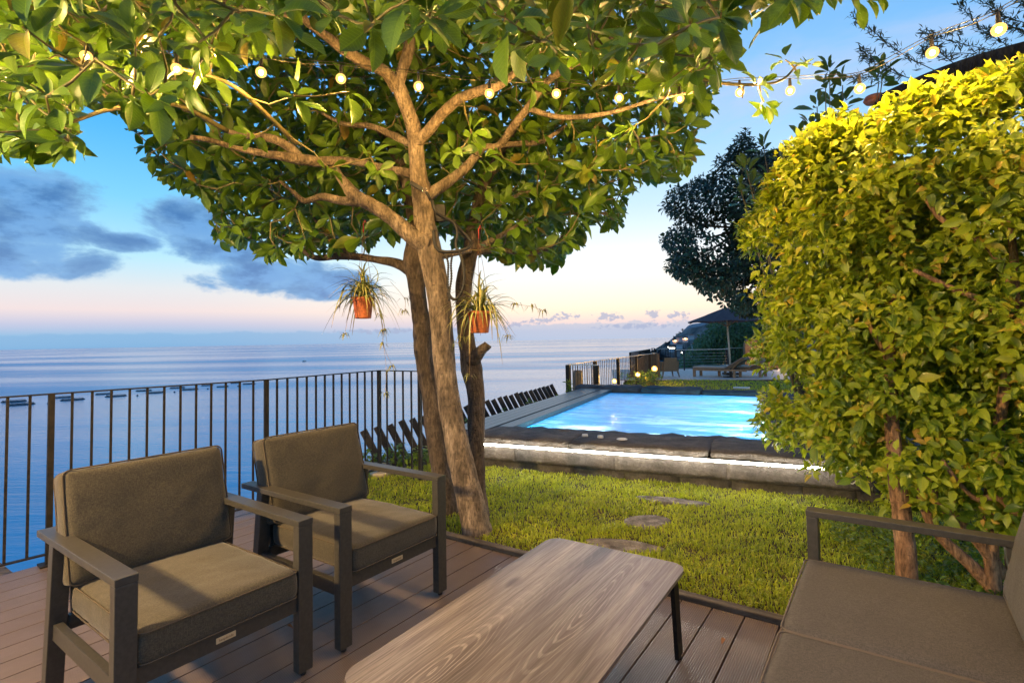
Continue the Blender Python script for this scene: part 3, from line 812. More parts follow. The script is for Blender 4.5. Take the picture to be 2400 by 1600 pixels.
crown_back = [(-60, -200), (2150, -200), (1990, 10), (1700, 70), (1650, 260), (1600, 380), (1560, 420), (1480, 415), (1440, 520), (1380, 500), (1340, 575), (1290, 612), (1200, 600), (1120, 590), (1040, 540),
              (900, 540), (800, 590), (700, 575), (640, 605), (560, 560), (510, 570), (490, 480), (450, 440), (380, 420), (330, 350), (250, 235), (100, 190), (-60, 240)]
crown_front = [(-60, -200), (2150, -200), (1960, -25), (1700, 20), (1690, 160), (1560, 200), (1420, 150), (1180, 100), (1000, 40), (880, 60), (700, 30), (560, 130), (430, 210), (330, 240), (200, 200), (160, 340), (60, 330), (-60, 350)]
Cs = []
tries = 0
def front_ok(px, py): return in_poly(px, py, crown_front)
cand = np.column_stack([rng.uniform(-4.2, 3.2, 90000), rng.uniform(1.9, 6.6, 90000), rng.uniform(1.9, 5.0, 90000)])
ell = ((cand[:, 0] + 0.6) / 3.5) ** 2 + ((cand[:, 1] - 4.1) / 2.5) ** 2 + np.maximum((cand[:, 2] - 2.6) / 2.1, 0) ** 2
px, py = project(cand)
ok_b = in_poly(px, py, crown_back) & (cand[:, 1] > 4.05)
ok_f = in_poly(px, py, crown_front) & (cand[:, 1] <= 4.05)
# keep the top light: shell-like crown
keep = (ell < 1) & (ok_b | ok_f)
cand = cand[keep]
# poisson-ish thinning
sel = []
grid = {}
rmin = 0.20
for p in cand:
    k = tuple((p / rmin).astype(int))
    good = True
    for dx in (-1, 0, 1):
        for dy in (-1, 0, 1):
            for dz in (-1, 0, 1):
                for q in grid.get((k[0] + dx, k[1] + dy, k[2] + dz), ()):
                    if (p[0] - q[0]) ** 2 + (p[1] - q[1]) ** 2 + (p[2] - q[2]) ** 2 < rmin * rmin: good = False
    if good:
        grid.setdefault(k, []).append(p); sel.append(p)
sel = np.array(sel)
# clusters that hang in front of the limbs
extra = [(290, 165, 2.55), (340, 210, 2.6), (250, 60, 2.5), (190, 150, 2.5), (60, 190, 2.6), (40, 320, 2.5), (110, 330, 2.55), (160, 300, 2.6), (180, 350, 2.6), (20, 250, 2.7), (330, 20, 2.5), (690, 225, 2.95), (820, 215, 3.05),
         (870, 370, 3.5), (770, 395, 3.6), (885, 400, 3.45), (1065, 355, 3.5), (1130, 370, 3.55), (1105, 310, 3.6), (1250, 200, 3.7), (1220, 140, 3.6), (1500, 60, 3.1), (1540, 130, 3.0),
         (1620, 130, 3.1), (1440, 330, 3.6), (1480, 300, 3.5), (1500, 350, 3.7), (1700, 90, 2.9), (1810, 15, 2.45), (1860, -5, 2.4), (2010, -5, 2.3), (2060, -20, 2.3), (2120, -10, 2.3), (1840, 140, 3.3), (1870, 170, 3.3), (1900, 150, 3.3), (1780, 200, 3.3),
         (1740, 230, 3.35), (1790, 240, 3.3), (1450, 520, 4.9), (1260, 430, 4.2), (590, 320, 3.4), (500, 120, 2.9), (430, 330, 3.6), (345, 365, 3.9), (470, 440, 4.3), (640, 470, 4.4), (1380, 440, 4.2), (1560, 230, 3.4), (960, 60, 3.2), (1090, 80, 3.3)]
ex = np.array([list(at_d(*e)) for e in extra])
allC = np.vstack([sel, ex])
# grow twigs: attach every cluster to the nearest grown node
gx = np.array([n_[:3] for n_ in nodes]); 
order = np.argsort([np.min(np.linalg.norm(gx - c, axis=1)) for c in allC])
gnodes = [tuple(n_[:3]) for n_ in nodes]; G = np.array(gnodes)
twV = MB(); par = []
Gl = [G]
axes = np.zeros_like(allC)
arr = np.zeros((len(G) + len(allC), 3)); arr[:len(G)] = G; cnt = len(G)
segs = []
for oi_ in order:
    c = allC[oi_]
    d2 = np.sum((arr[:cnt] - c) ** 2, axis=1) 
    j = int(np.argmin(d2)); a = arr[j].copy()
    segs.append((a, c)); arr[cnt] = c; cnt += 1
    dd = c - a
    axes[oi_] = unit(unit(dd) * 0.8 + unit(c - np.array([-0.6, 4.1, 2.0])) * 0.5 + np.array([0, 0, 0.25]))
for a, c in segs:
    L = np.linalg.norm(c - a)
    mid = (a + c) / 2 + rng.normal(0, 0.06 * L, 3); mid[2] -= 0.06 * L
    twV.tube([a, mid, c], [0.0065 if L < 0.6 else 0.009, 0.0055, 0.0035], 5, cap=False)
for v in twV.bm.verts: v.co -= TO
tw = twV.obj('twigs', M_twig, tree); tw['kind'] = 'stuff'
lsize = 0.17
O, B, S, L = rosettes(allC, axes, (7, 11), lsize, droop=0.42, spread=0.85, stem=0.035, cvar=(0.7, 1.15))
# clear leaves off the sky below the crown's outline
tipx, tipy = project(O + B[:, :, 0] * S[:, None])
lim = [(-200, -300), (2300, -300), (2145, 45), (2100, 20), (2040, 75), (1960, 75), (1860, 60), (1740, 80), (1730, 110), (1930, 110), (1925, 200), (1830, 300), (1745, 330), (1690, 300), (1650, 370), (1610, 425), (1545, 440), (1500, 440),
       (1475, 480), (1475, 545), (1440, 550), (1400, 560), (1330, 610), (1300, 650), (1200, 625), (1100, 600), (1000, 575), (930, 590), (850, 610), (760, 615), (640, 635), (560, 600), (500, 570), (480, 480), (370, 440), (320, 410), (310, 300),
       (215, 240), (215, 380), (100, 395), (60, 395), (-200, 390)]
okl = in_poly(tipx, tipy, lim) | (O[:, 1] < 0.5)
bx, by = project(O)
okl &= in_poly(bx, by, lim)
for bxx, byy, bdd in BULBS:
    for f_ in (0.15, 0.5, 0.85):
        cx_, cy_ = project(O + B[:, :, 0] * (S * f_)[:, None])
        okl &= ~((np.hypot(cx_ - bxx, cy_ - byy) < 34) & (O[:, 1] < bdd + 0.15))
    cc3 = np.array(at_d(bxx, byy, bdd)); okl &= np.linalg.norm(O + B[:, :, 0] * (S * .5)[:, None] - cc3, axis=1) > 0.17
O, B, S, L = O[okl], B[okl], S[okl], L[okl]
split_leaves(O, B, S, L, 300, 'foliage', TA, M_leafA, tree, TO)
print('tree clusters', len(allC), 'leaves', len(O))

# ------------------------------------------------------------------ hedge
hedge = thing('tall_hedge', (2.4, 3.2, 0), 'tall clipped yellow green hedge on bare woody stems beside the sofa', 'hedge')
HO = Vector((2.4, 3.2, 0))
foot = [(2.05, 4.52), (1.91, 4.0), (1.87, 3.62), (1.90, 3.24), (2.11, 2.86), (2.40, 2.47), (2.85, 2.0), (3.7, 1.4)]
fp = [np.array(p) for p in smooth_path(foot, 5)]
cen = np.array([3.3, 3.7])
seglen = np.array([np.linalg.norm(fp[i + 1] - fp[i]) for i in range(len(fp) - 1)]); cum = np.concatenate([[0], np.cumsum(seglen)])
HC, HA = [], []
NH = 11500
for _ in range(NH):
    u = rng.random() ** 0.85 * cum[-1]; i = min(np.searchsorted(cum, u) - 1, len(fp) - 2); i = max(i, 0)
    f_ = (u - cum[i]) / seglen[i]; p = fp[i] * (1 - f_) + fp[i + 1] * f_
    tdir = (fp[i + 1] - fp[i]) / seglen[i]; nout = np.array([tdir[1], -tdir[0]])
    if np.dot(nout, cen - p) > 0: nout = -nout
    ztop = 2.72 - 0.25 * max(0, 1 - u / 0.9)
    frac = u / cum[-1]
    zbot = 0.44 - 0.10 * frac + 0.12 * mnoise.noise(Vector((u * 3, 0, 0)))
    if rng.random() < 0.22:       # top face
        inn = rng.random() * 0.75; z = ztop - rng.random() ** 2 * 0.12; r0 = 0.28
        if inn < r0: z -= r0 - math.sqrt(max(r0 * r0 - (r0 - inn) ** 2, 0))
        ax = np.array([nout[0] * 0.3, nout[1] * 0.3, 0.9])
    else:
        z = zbot + rng.random() * (ztop - zbot - 0.05); inn = rng.random() ** 1.5 * 0.60
        r0 = 0.30
        if z > ztop - r0: inn += r0 - math.sqrt(max(r0 * r0 - (z - (ztop - r0)) ** 2, 0))
        if z < zbot + 0.25: inn += (zbot + 0.25 - z) * 0.7
        ax = np.array([nout[0], nout[1], 0.35])
    bumpn = 0.17 * mnoise.noise(Vector((p[0] * 2.6, p[1] * 2.6, z * 2.6))) + 0.05 * mnoise.noise(Vector((p[0] * 7, p[1] * 7, z * 7)))
    q = p - nout * (inn - bumpn)
    if mnoise.noise(Vector((q[0] * 3.3 + 9, q[1] * 3.3, z * 3.3))) < -0.22: continue
    HC.append((q[0], q[1], z)); HA.append(ax + rng.normal(0, 0.45, 3))
for _ in range(260):
    k_ = rng.integers(len(HC)); a_ = np.array(HA[k_]); a_ = a_ / np.linalg.norm(a_)
    q = np.array(HC[k_]) + a_ * rng.uniform(0.04, 0.13)
    if HC[k_][2] > 0.5: HC.append(tuple(q)); HA.append(a_)
HC = np.array(HC); HA = np.array(HA)
O, B, S, L = rosettes(HC, HA, (4, 7), 0.068, droop=0.32, spread=0.95, jit=0.4, stem=0.035, cvar=(0.6, 1.45))
split_leaves(O, B, S, L, 300, 'foliage', TH, M_leafH, hedge, HO)
print('hedge leaves', len(O))
ic, ia = [], []
for _ in range(4200):
    u = rng.random() * cum[-1]; i = max(min(np.searchsorted(cum, u) - 1, len(fp) - 2), 0)
    f_ = (u - cum[i]) / seglen[i]; p = fp[i] * (1 - f_) + fp[i + 1] * f_
    tdir = (fp[i + 1] - fp[i]) / seglen[i]; nout = np.array([tdir[1], -tdir[0]])
    if np.dot(nout, cen - p) > 0: nout = -nout
    inn = rng.uniform(0.55, 1.05); z = rng.uniform(0.8 if u / cum[-1] < 0.55 else 0.95, 2.45)
    q = p - nout * inn
    if 0.4115 * q[0] + 0.911 * q[1] > 4.95: continue
    ic.append((q[0], q[1], z)); ia.append(np.array([nout[0], nout[1], 0.3]) + rng.normal(0, 0.4, 3))
O2, B2, S2, L2 = rosettes(np.array(ic), np.array(ia), (5, 7), 0.085, droop=0.25, spread=0.95, jit=0.4, stem=0.035)
io = mk('inner_foliage', leaves_mesh('inner_foliage', O2 - np.array(HO), B2, S2, L2, TH[1], M_leafH), hedge); io['kind'] = 'stuff'
def hstem(name, pts, r):
    P = smooth_path(pts, 5)
    rr = np.interp(np.linspace(0, 1, len(P)), np.linspace(0, 1, len(r)), r)
    mb = MB(); mb.tube([Vector(p) - HO for p in P], list(rr), 10)
    for v in mb.bm.verts: v.co += mnoise.noise_vector(v.co * 9) * 0.007
    mb.obj(name, M_hstem, hedge)
M_hstem = mat('hedge_bark', bark_build((0.12, 0.06, 0.03), (0.24, 0.13, 0.065), (0.34, 0.21, 0.115)), Roughness=0.85)
hstem('trunk', [(2.13, 2.97, -0.02), (2.13, 2.98, 0.3), (2.12, 3.0, 0.6), (2.18, 3.1, 1.1), (2.3, 3.2, 1.7), (2.35, 3.3, 2.3)], [0.055, 0.048, 0.045, 0.03, 0.02, 0.01])
hstem('trunk', [(2.50, 2.86, -0.02), (2.49, 2.85, 0.25), (2.5, 2.84, 0.55), (2.55, 2.8, 1.0), (2.6, 2.75, 1.6), (2.62, 2.8, 2.3)], [0.04, 0.034, 0.03, 0.026, 0.02, 0.01])
hstem('trunk', [(2.62, 2.84, -0.02), (2.60, 2.83, 0.3), (2.68, 2.8, 0.6), (2.75, 2.7, 1.2), (2.7, 2.62, 1.9)], [0.05, 0.04, 0.034, 0.028, 0.02])
hstem('branch', [(2.52, 2.87, 0.02), (2.40, 2.9, 0.16), (2.26, 2.93, 0.32), (2.2, 2.96, 0.52), (2.1, 2.95, 0.7)], [0.036, 0.03, 0.026, 0.02, 0.012])
hstem('branch', [(2.55, 2.86, 0.10), (2.42, 2.86, 0.30), (2.28, 2.9, 0.46), (2.22, 2.9, 0.6)], [0.034, 0.03, 0.024, 0.014])
hstem('branch', [(2.6, 2.8, 0.25), (2.5, 2.7, 0.45), (2.38, 2.68, 0.56), (2.3, 2.72, 0.55), (2.2, 2.78, 0.72)], [0.028, 0.022, 0.016, 0.012, 0.01])
hstem('branch', [(2.6, 2.75, 1.3), (2.45, 2.72, 1.5), (2.32, 2.82, 1.62), (2.2, 2.9, 1.72)], [0.022, 0.018, 0.014, 0.01])
hstem('branch', [(2.78, 2.7, 1.2), (2.68, 2.62, 1.7), (2.72, 2.58, 2.0), (2.76, 2.52, 2.3)], [0.018, 0.014, 0.011, 0.008])
hstem('branch', [(2.50, 2.62, 1.5), (2.42, 2.68, 1.8), (2.28, 2.82, 2.0), (2.2, 2.9, 2.3)], [0.016, 0.014, 0.012, 0.008])
hstem('branch', [(2.25, 3.1, 1.0), (2.2, 3.16, 1.25), (2.14, 3.22, 1.5), (2.18, 3.25, 1.8)], [0.02, 0.015, 0.012, 0.008])

# ------------------------------------------------------------------ grass
def scatter_poly(poly, n):
    xs = [p[0] for p in poly]; ys = [p[1] for p in poly]
    X = rng.uniform(min(xs), max(xs), n); Y = rng.uniform(min(ys), max(ys), n)
    k = in_poly(X, Y, poly); return X[k], Y[k]
def nz2(X, Y, sc, off=0):
    return np.array([mnoise.noise(Vector((x * sc + off, y * sc, off))) for x, y in zip(X, Y)])
stones = [((1515, 1218, 0.02), 0.185, 0.135, 0.2), ((1462, 1274, 0.02), 0.26, 0.10, -0.35), ((1575, 1170, 0.02), 0.30, 0.085, -0.42)]
stone_c = [(at_z(*c), a, b, r) for c, a, b, r in stones]
def blades(X, Y, z, h, w, name, parent=None, lean=0.9, brown=0.0):
    n = len(X)
    th = rng.uniform(0, 2 * math.pi, n); ln = rng.uniform(0.25, 1.0, n) * lean
    hh = h * rng.uniform(0.5, 1.3, n) * (1 + 0.7 * nz2(X, Y, 4.0, 12) + 0.5 * nz2(X, Y, 11.0, 2)); ww = w * rng.uniform(0.7, 1.3, n)
    d = np.column_stack([np.cos(th), np.sin(th)])
    sd = np.column_stack([-np.sin(th), np.cos(th)])
    b0 = np.column_stack([X, Y, np.full(n, z)])
    midp = b0 + np.column_stack([d * (hh * ln * 0.45)[:, None], hh * 0.62])
    tip = b0 + np.column_stack([d * (hh * ln)[:, None], hh * (1.0 - 0.35 * ln)])
    s3 = np.column_stack([sd * (ww / 2)[:, None], np.zeros(n)])
    V = np.stack([b0 - s3 * 0.5, b0 + s3 * 0.5, midp + s3, midp - s3, tip + s3 * 0.25, tip - s3 * 0.25], 1)
    Fq = np.array([[0, 1, 2, 3], [3, 2, 4, 5]])
    Fa = (Fq[None] + (np.arange(n) * 6)[:, None, None]).reshape(-1, 4)
    pn = nz2(X, Y, 1.7) ; pn2 = nz2(X, Y, 5.0, 5)
    lv = 0.35 + 0.35 * pn + 0.25 * pn2 + rng.uniform(-0.3, 0.3, n)
    dry = (nz2(X, Y, 1.9, 3) * 0.7 + nz2(X, Y, 7.0, 8) * 0.5 + rng.normal(0, 0.25, n)) > (0.33 - brown)
    lv = np.clip(lv, 0.02, 0.9); lv[dry] = rng.uniform(0.93, 0.999, dry.sum())
    me = mesh_np(name, V.reshape(-1, 3), Fa, M_grass, True, np.repeat(lv, 6), np.tile(np.array([[0, 0.2]] * 6), (n, 1)))
    o = mk(name, me, parent); tag(o, kind='stuff'); return o
X, Y = scatter_poly(lawn_poly, 560000)
# density falls with distance, nothing behind the sofa line or far right
px, py = project(np.column_stack([X, Y, np.zeros(len(X))]))
k = (px > 700) & (px < 2500) & (py < 1620) & (Y > 1.5)
k &= rng.random(len(X)) < np.clip(3.2 / np.maximum(Y, 0.1), 0.3, 1.0)
for c, a, b, r in stone_c:
    dx = X - c.x; dy = Y - c.y; ca, sa = math.cos(r), math.sin(r)
    u_ = (dx * ca + dy * sa) / a; v_ = (-dx * sa + dy * ca) / b
    k &= (u_ ** 2 + v_ ** 2) > 0.92 + 0.3 * rng.random(len(X))
uw = 0.4115 * X + 0.911 * Y
k &= uw < 5.26
X, Y = X[k][:260000], Y[k][:260000]
g = blades(X, Y, 0.0, 0.033, 0.0075, 'grass'); tag(g, 'thick springy yellow green lawn between deck and pool', 'grass')
print('blades', len(X))
X, Y = scatter_poly([(p.x, p.y) for p in far_poly], 45000)
g = blades(X, Y, -0.1, 0.05, 0.02, 'grass'); tag(g, 'strip of lawn beyond the pool before the far terrace', 'grass')

M_dry = mat('dry_leaf', Base_Color=(0.28, 0.12, 0.04), Roughness=0.7)
for q, ((x_, y_), lb) in enumerate(FALLEN):
    c = at_z(x_, y_, 0.004); V_, F_q, U_ = leaf_template(4, 'ovate', 0.5, 0.5)
    o = mk('fallen_leaf', mesh_np('fallen_leaf', V_ * 0.035 + np.array([0, 0, 0.008]), F_q, M_dry), loc=c, rot=(0, 0, q * 1.9))
    tag(o, lb, 'leaf', 'dry leaves fallen on the deck')

# ivy-like ground cover beneath the hedge
pl = [(2.0, 2.35), (1.95, 3.0), (2.3, 4.2), (4.2, 3.4), (4.2, 1.0), (2.6, 1.4)]
X, Y = scatter_poly(pl, 11000)
n = len(X); O = np.column_stack([X, Y, rng.uniform(0.01, 0.05, n)])
D = np.column_stack([rng.normal(0, 1, n), rng.normal(0, 1, n), rng.uniform(0.0, 0.7, n)])
me = leaves_mesh('ground_cover', O, bases(D, np.tile([0.0, 0, 1], (n, 1)) + rng.normal(0, 0.4, (n, 3))), rng.uniform(0.022, 0.045, n), rng.random(n), TH[0], M_shrub)
tag(mk('ground_cover', me), 'small leaved ground cover growing under the hedge', 'ground cover', kind='stuff')

# stepping stones and pavers
lab = ['pitted round stepping stone, the middle one of three in the lawn', 'pitted stepping stone in the lawn just behind the table end', 'smooth flat stepping stone in the lawn nearest the pool wall']
for (c, a, b, r), lb in zip(stone_c, lab):
    mb = MB(); nn = 28; ring = []
    for k_ in range(nn):
        th = 2 * math.pi * k_ / nn
        rr = 1 + 0.13 * mnoise.noise(Vector((math.cos(th) * 1.5 + a * 9, math.sin(th) * 1.5, 2)))
        ring.append((a * rr * math.cos(th), b * rr * math.sin(th)))
    bm = mb.bm; lo = [bm.verts.new((x, y, -0.03)) for x, y in ring]; prevr = lo
    for f_, z in ((1.0, 0.012), (0.97, 0.02), (0.8, 0.022), (0.6, 0.022), (0.4, 0.022), (0.2, 0.022)):
        cur = [bm.verts.new((x * f_, y * f_, z + (0.015 * mnoise.noise(Vector((x * f_ * 26, y * f_ * 26, a * 7))) if f_ < 0.95 else 0))) for x, y in ring]
        for i in range(nn): bm.faces.new((prevr[i], prevr[(i + 1) % nn], cur[(i + 1) % nn], cur[i])).smooth = True
        prevr = cur
    bm.faces.new(prevr)
    o = mb.obj('stepping_stone', M_step, loc=(c.x, c.y, -0.006), rot=(0, 0, r))
    tag(o, lb, 'stepping stone', 'stepping stones across the lawn')
for (pxx, pyy), sz, lb in (((905, 1104), (0.30, 0.17), 'pale stone slab in the lawn, nearer the second armchair arm'), ((868, 1092), (0.36, 0.20), 'pale stone slab against the railing foot, farther from the tree')):
    c = at_z(pxx, pyy, 0.03)
    bm = rough_block(sz[0], sz[1], 0.05, 0.004, pxx, 8, 5, 2, 0.008)
    me = bpy.data.meshes.new('slab'); bm.to_mesh(me); bm.free(); me.materials.append(M_paver)
    tag(mk('paving_slab', me, loc=(c.x, c.y, 0.014), rot=(0, 0, 1.0)), lb, 'slab', 'pale slabs at the lawn edge')

# ------------------------------------------------------------------ railing
def railing(pts, h, zb, name, label, spacing, bar_w, post_idx, post_w=0.032, base_z=0.0, posts_at=None, m=M_black, name_end=True):
    t = thing(name, (pts[0].x, pts[0].y, base_z), label, 'railing')
    o0 = Vector((pts[0].x, pts[0].y, base_z))
    bar_mb = MB(); bar_mb.box((0, 0, 0), (bar_w, bar_w, h - zb - 0.01)); bar_me = bar_mb.mesh('bar', m)
    pm = MB(); pm.box((0, 0, 0), (post_w, post_w, h - 0.006)); pm.box((0, 0, -h / 2 + 0.006), (post_w * 3, post_w * 3, 0.01)); post_me = pm.mesh('post', m)
    cnt = 0
    for si, (a, b) in enumerate(zip(pts, pts[1:])):
        a = Vector((a.x, a.y, 0)); b = Vector((b.x, b.y, 0))
        mb = MB(); mb.bar(a - Vector((o0.x, o0.y, 0)) + Vector((0, 0, h)), b - Vector((o0.x, o0.y, 0)) + Vector((0, 0, h)), bar_w * 2.2, 0.009); mb.obj('top_rail', m, t)
        mb = MB(); mb.bar(a - Vector((o0.x, o0.y, 0)) + Vector((0, 0, zb)), b - Vector((o0.x, o0.y, 0)) + Vector((0, 0, zb)), bar_w * 2.2, 0.009); mb.obj('bottom_rail', m, t)
        L = (b - a).length; n = max(1, round(L / spacing)); rz = math.atan2((b - a).y, (b - a).x)
        for i in range(0 if si == 0 else 1, n + 1):
            p = a.lerp(b, i / n) - Vector((o0.x, o0.y, 0))
            if cnt % post_idx == 0 or (i == n and si == len(pts) - 2 and name_end):
                mk('post', post_me, t, loc=(p.x, p.y, h / 2), rot=(0, 0, rz))
            else:
                mk('bar', bar_me, t, loc=(p.x, p.y, zb + (h - zb) / 2 + 0.002), rot=(0, 0, rz))
            cnt += 1
    return t
P1, P2, P3, P4, P5 = rail_pts
d1 = (P2 - P1)
railing([P2 - d1.normalized() * 1.352, P2, P3, P4, P5], 1.085, 0.07, 'metal_railing', 'long black metal railing of upright bars behind the two armchairs', 0.104, 0.014, 13)
bar_z = []

# ------------------------------------------------------------------ pool
pool = thing('swimming_pool', V_xy(-1.3, 5.2), 'raised swimming pool of dark stone with glowing blue water', 'pool', POOL_RZ)
PC = V_xy(-1.3, 5.2)
def PL(u, v, z=0): return Vector((u + 1.3, v - 5.2, z))      # pool-local
U0, U1, W0, W1 = -2.67, 0.10, 6.02, 10.68                     # water edges
WZ = 0.27
def block(u0, u1, v0, v1, z0, z1, amp, seed, m, name='stone', nx=8, ny=4, nz=3, rr=0.02):
    bm = rough_block(u1 - u0 - 0.002, v1 - v0, z1 - z0 - 0.005, amp, seed, nx, ny, nz, rr)
    me = bpy.data.meshes.new(name); bm.to_mesh(me); bm.free(); me.materials.append(m)
    return mk(name, me, pool, loc=PL((u0 + u1) / 2, (v0 + v1) / 2, (z0 + z1) / 2))
def course(u0, u1, v0, v1, z0, z1, lens, amp, m, name='stone', rr=0.015, vj=0.008, nx=7):
    u = u0; i = 0
    while u < u1 - 0.05:
        L = lens[0] + rnd.random() * (lens[1] - lens[0]); e = min(u + L, u1)
        if u1 - e < 0.15: e = u1
        j = rnd.uniform(-vj, vj)
        block(u, e, v0 + j, v1, z0, z1, amp, rnd.random() * 50, m, name, nx, 4, 5, rr); u = e; i += 1
course(-3.0, 2.2, 5.235, 5.55, -0.02, 0.085, (0.38, 0.7), 0.004, M_stone, rr=0.006, vj=0.003)
course(-3.0, 2.2, 5.215, 5.55, 0.085, 0.255, (0.6, 1.3), 0.007, M_stone, rr=0.004, vj=0.003, nx=22)
course(-3.05, 2.2, 5.20, 5.92, 0.262, 0.345, (1.2, 2.1), 0.014, M_stone, 'coping_stone', rr=0.02, vj=0.004, nx=26)
# inner lining, coping sides
def pbox(name, u0, u1, v0, v1, z0, z1, m, bev=0.0):
    mb = MB(); mb.box(PL((u0 + u1) / 2, (v0 + v1) / 2, (z0 + z1) / 2), (u1 - u0, v1 - v0, z1 - z0), bevel=bev); return mb.obj(name, m, pool)
def tile_build(t, bs):
    co = obj_co(t)
    n = t.noise(co, 3.0, 4)
    t.l.new(t.mix(n, (0.008, 0.27, 0.55, 1), (0.03, 0.44, 0.72, 1)), bs.inputs['Base Color'])
M_tile = mat('blue_tile', tile_build, Roughness=0.3)
pbox('basin_floor', U0 - .1, U1 + .1, W0 - .1, W1 + .1, -0.75, -0.7, M_tile)
pbox('basin_wall', U0 - .1, U0, W0, W1, -0.70, WZ + 0.004, M_tile)
pbox('basin_wall', U1, U1 + .1, W0, W1, -0.70, WZ + 0.004, M_tile)
pbox('basin_wall', U0 - .1, U1 + .1, W0 - .1, W0, -0.70, WZ + 0.004, M_tile)
pbox('basin_wall', U0 - .1, U1 + .1, W1, W1 + .1, -0.70, WZ + 0.004, M_tile)
# rim between water and coping at near side
for i, (u0, u1) in enumerate(((-2.75, -1.6), (-1.6, -0.7), (-0.7, 0.25))):
    block(u0, u1, 5.78, 6.05, 0.24, 0.335, 0.028, i * 3 + 2, M_stone, 'coping_stone', 14, 4, 3, 0.03)
# right side wall
for i in range(5):
    block(U1 + 0.005, U1 + 0.5, 5.8 + i * 1.05, 6.85 + i * 1.05, 0.0, 0.38, 0.02, i + 20, M_stoneD, 'coping_stone', 4, 10, 4, 0.04)
# far side: two long rough blocks of different height
block(-3.5, -2.1, 10.85, 11.35, 0.0, 0.40, 0.03, 31, M_stoneD, 'coping_stone', 14, 5, 4, 0.06)
block(-2.1, -0.95, 10.72, 11.3, 0.0, 0.39, 0.035, 34, M_stoneD, 'coping_stone', 14, 5, 5, 0.06)
block(-0.95, 0.7, 10.72, 11.3, 0.0, 0.345, 0.03, 37, M_stoneD, 'coping_stone', 16, 5, 5, 0.05)
# left timber slats over the balance channel
for i in range(5):
    u0 = -3.33 + i * 0.112
    if i == 4: break
    pbox('slat', u0, u0 + 0.128 - 0.02, 5.50, 11.2, 0.318, 0.345, M_slat, 0.003)
pbox('side_panel', -2.875, -2.68, 5.9, 10.95, 0.0, 0.336, M_slat, 0.004)
pbox('outer_wall', -3.34, -3.26, 5.5, 11.2, -0.15, 0.30, M_stoneD)
pbox('channel_bed', -3.26, -2.88, 5.56, 11.1, -0.15, 0.20, M_stoneD)
# water
def water_build(t, bs):
    co = obj_co(t)
    v = t.vscale(co, (0.55, 2.0, 1), rot=(0, 0, 0.25))
    f1 = t.noise(v, 1.6, 7, 0.62, 0.9)
    f2 = t.noise(t.vscale(co, (2.2, 9, 1), rot=(0, 0, 0.2)), 1.0, 5, 0.65, 0.6)
    foam = t.maprange(t.m('ADD', t.m('MULTIPLY', f1, 0.78), t.m('MULTIPLY', f2, 0.25)), 0.49, 0.60)
    b = t.node('ShaderNodeBump', {'Strength': 0.10, 'Distance': 0.03}); t.l.new(t.m('ADD', f1, f2), b.inputs['Height'])
    gl_ = t.node('ShaderNodeBsdfGlossy', {'Roughness': 0.32, 'Color': (1, 1, 1, 1)}); t.l.new(b.outputs[0], gl_.inputs['Normal'])
    tr = t.node('ShaderNodeBsdfTransparent', {'Color': (0.55, 0.95, 1.0, 1)})
    tl = t.node('ShaderNodeBsdfTranslucent', {'Color': (0.86, 0.97, 1.0, 1)})
    df = t.node('ShaderNodeBsdfDiffuse', {'Color': (0.55, 0.75, 0.85, 1)})
    fm = t.node('ShaderNodeMixShader', {0: 0.45}); t.l.new(tl.outputs[0], fm.inputs[1]); t.l.new(df.outputs[0], fm.inputs[2])
    m1 = t.node('ShaderNodeMixShader', {0: t.m('MULTIPLY', foam, 0.8)}); t.l.new(tr.outputs[0], m1.inputs[1]); t.l.new(fm.outputs[0], m1.inputs[2])
    fr = t.node('ShaderNodeFresnel', {'IOR': 1.33}); t.l.new(b.outputs[0], fr.inputs['Normal'])
    m2 = t.node('ShaderNodeMixShader', {0: t.m('MULTIPLY', fr.outputs[0], 0.8)}); t.l.new(m1.outputs[0], m2.inputs[1]); t.l.new(gl_.outputs[0], m2.inputs[2])
    out = t.n['Material Output']; t.l.new(m2.outputs[0], out.inputs[0])
M_water = mat('pool_water', water_build)
mb = MB(); mb.poly([PL(U0 + 0.001, W0 + .001, WZ), PL(U1 - .001, W0 + .001, WZ), PL(U1 - .001, W1 - .001, WZ), PL(U0 + .001, W1 - .001, WZ)])
mb.obj('water', M_water, pool)
# underwater lamps on the right and near walls
for (u, v, rot_) in ((U1 - 0.012, 7.0, (0, -math.pi / 2, 0)), (U1 - 0.012, 8.5, (0, -math.pi / 2, 0)), (U1 - 0.012, 10.0, (0, -math.pi / 2, 0)), (-2.1, W0 + 0.012, (-math.pi / 2, 0, 0)), (-1.3, W0 + 0.012, (-math.pi / 2, 0, 0)), (-0.5, W0 + 0.012, (-math.pi / 2, 0, 0))):
    mb = MB(); mb.lathe([(0.0, 0.012), (0.07, 0.012), (0.078, 0.0)], 20)
    mb.obj('pool_lamp', emis('pool_lamp_glow', (0.72, 0.95, 1.0), 420.0), pool, loc=PL(u, v, -0.12), rot=rot_)
# LED strip below the coping lip
LED_A, LED_B = -2.9, 0.56
mb = MB(); mb.box(PL((LED_A + LED_B) / 2, 5.168, 0.262), (LED_B - LED_A, 0.007, 0.020)); mb.obj('light_strip', M_led, pool)
mb = MB(); mb.box(PL((LED_A + LED_B) / 2, 5.180, 0.264), (LED_B - LED_A + 0.02, 0.012, 0.018)); mb.obj('strip_channel', M_white, pool)
mb = MB(); mb.tube([PL(0.57, 5.168, 0.262), PL(0.62, 5.17, 0.22), PL(0.64, 5.17, 0.17), PL(0.7, 5.19, 0.15), PL(0.75, 5.19, 0.2)], 0.005, 6); mb.obj('strip_cable', M_white, pool)
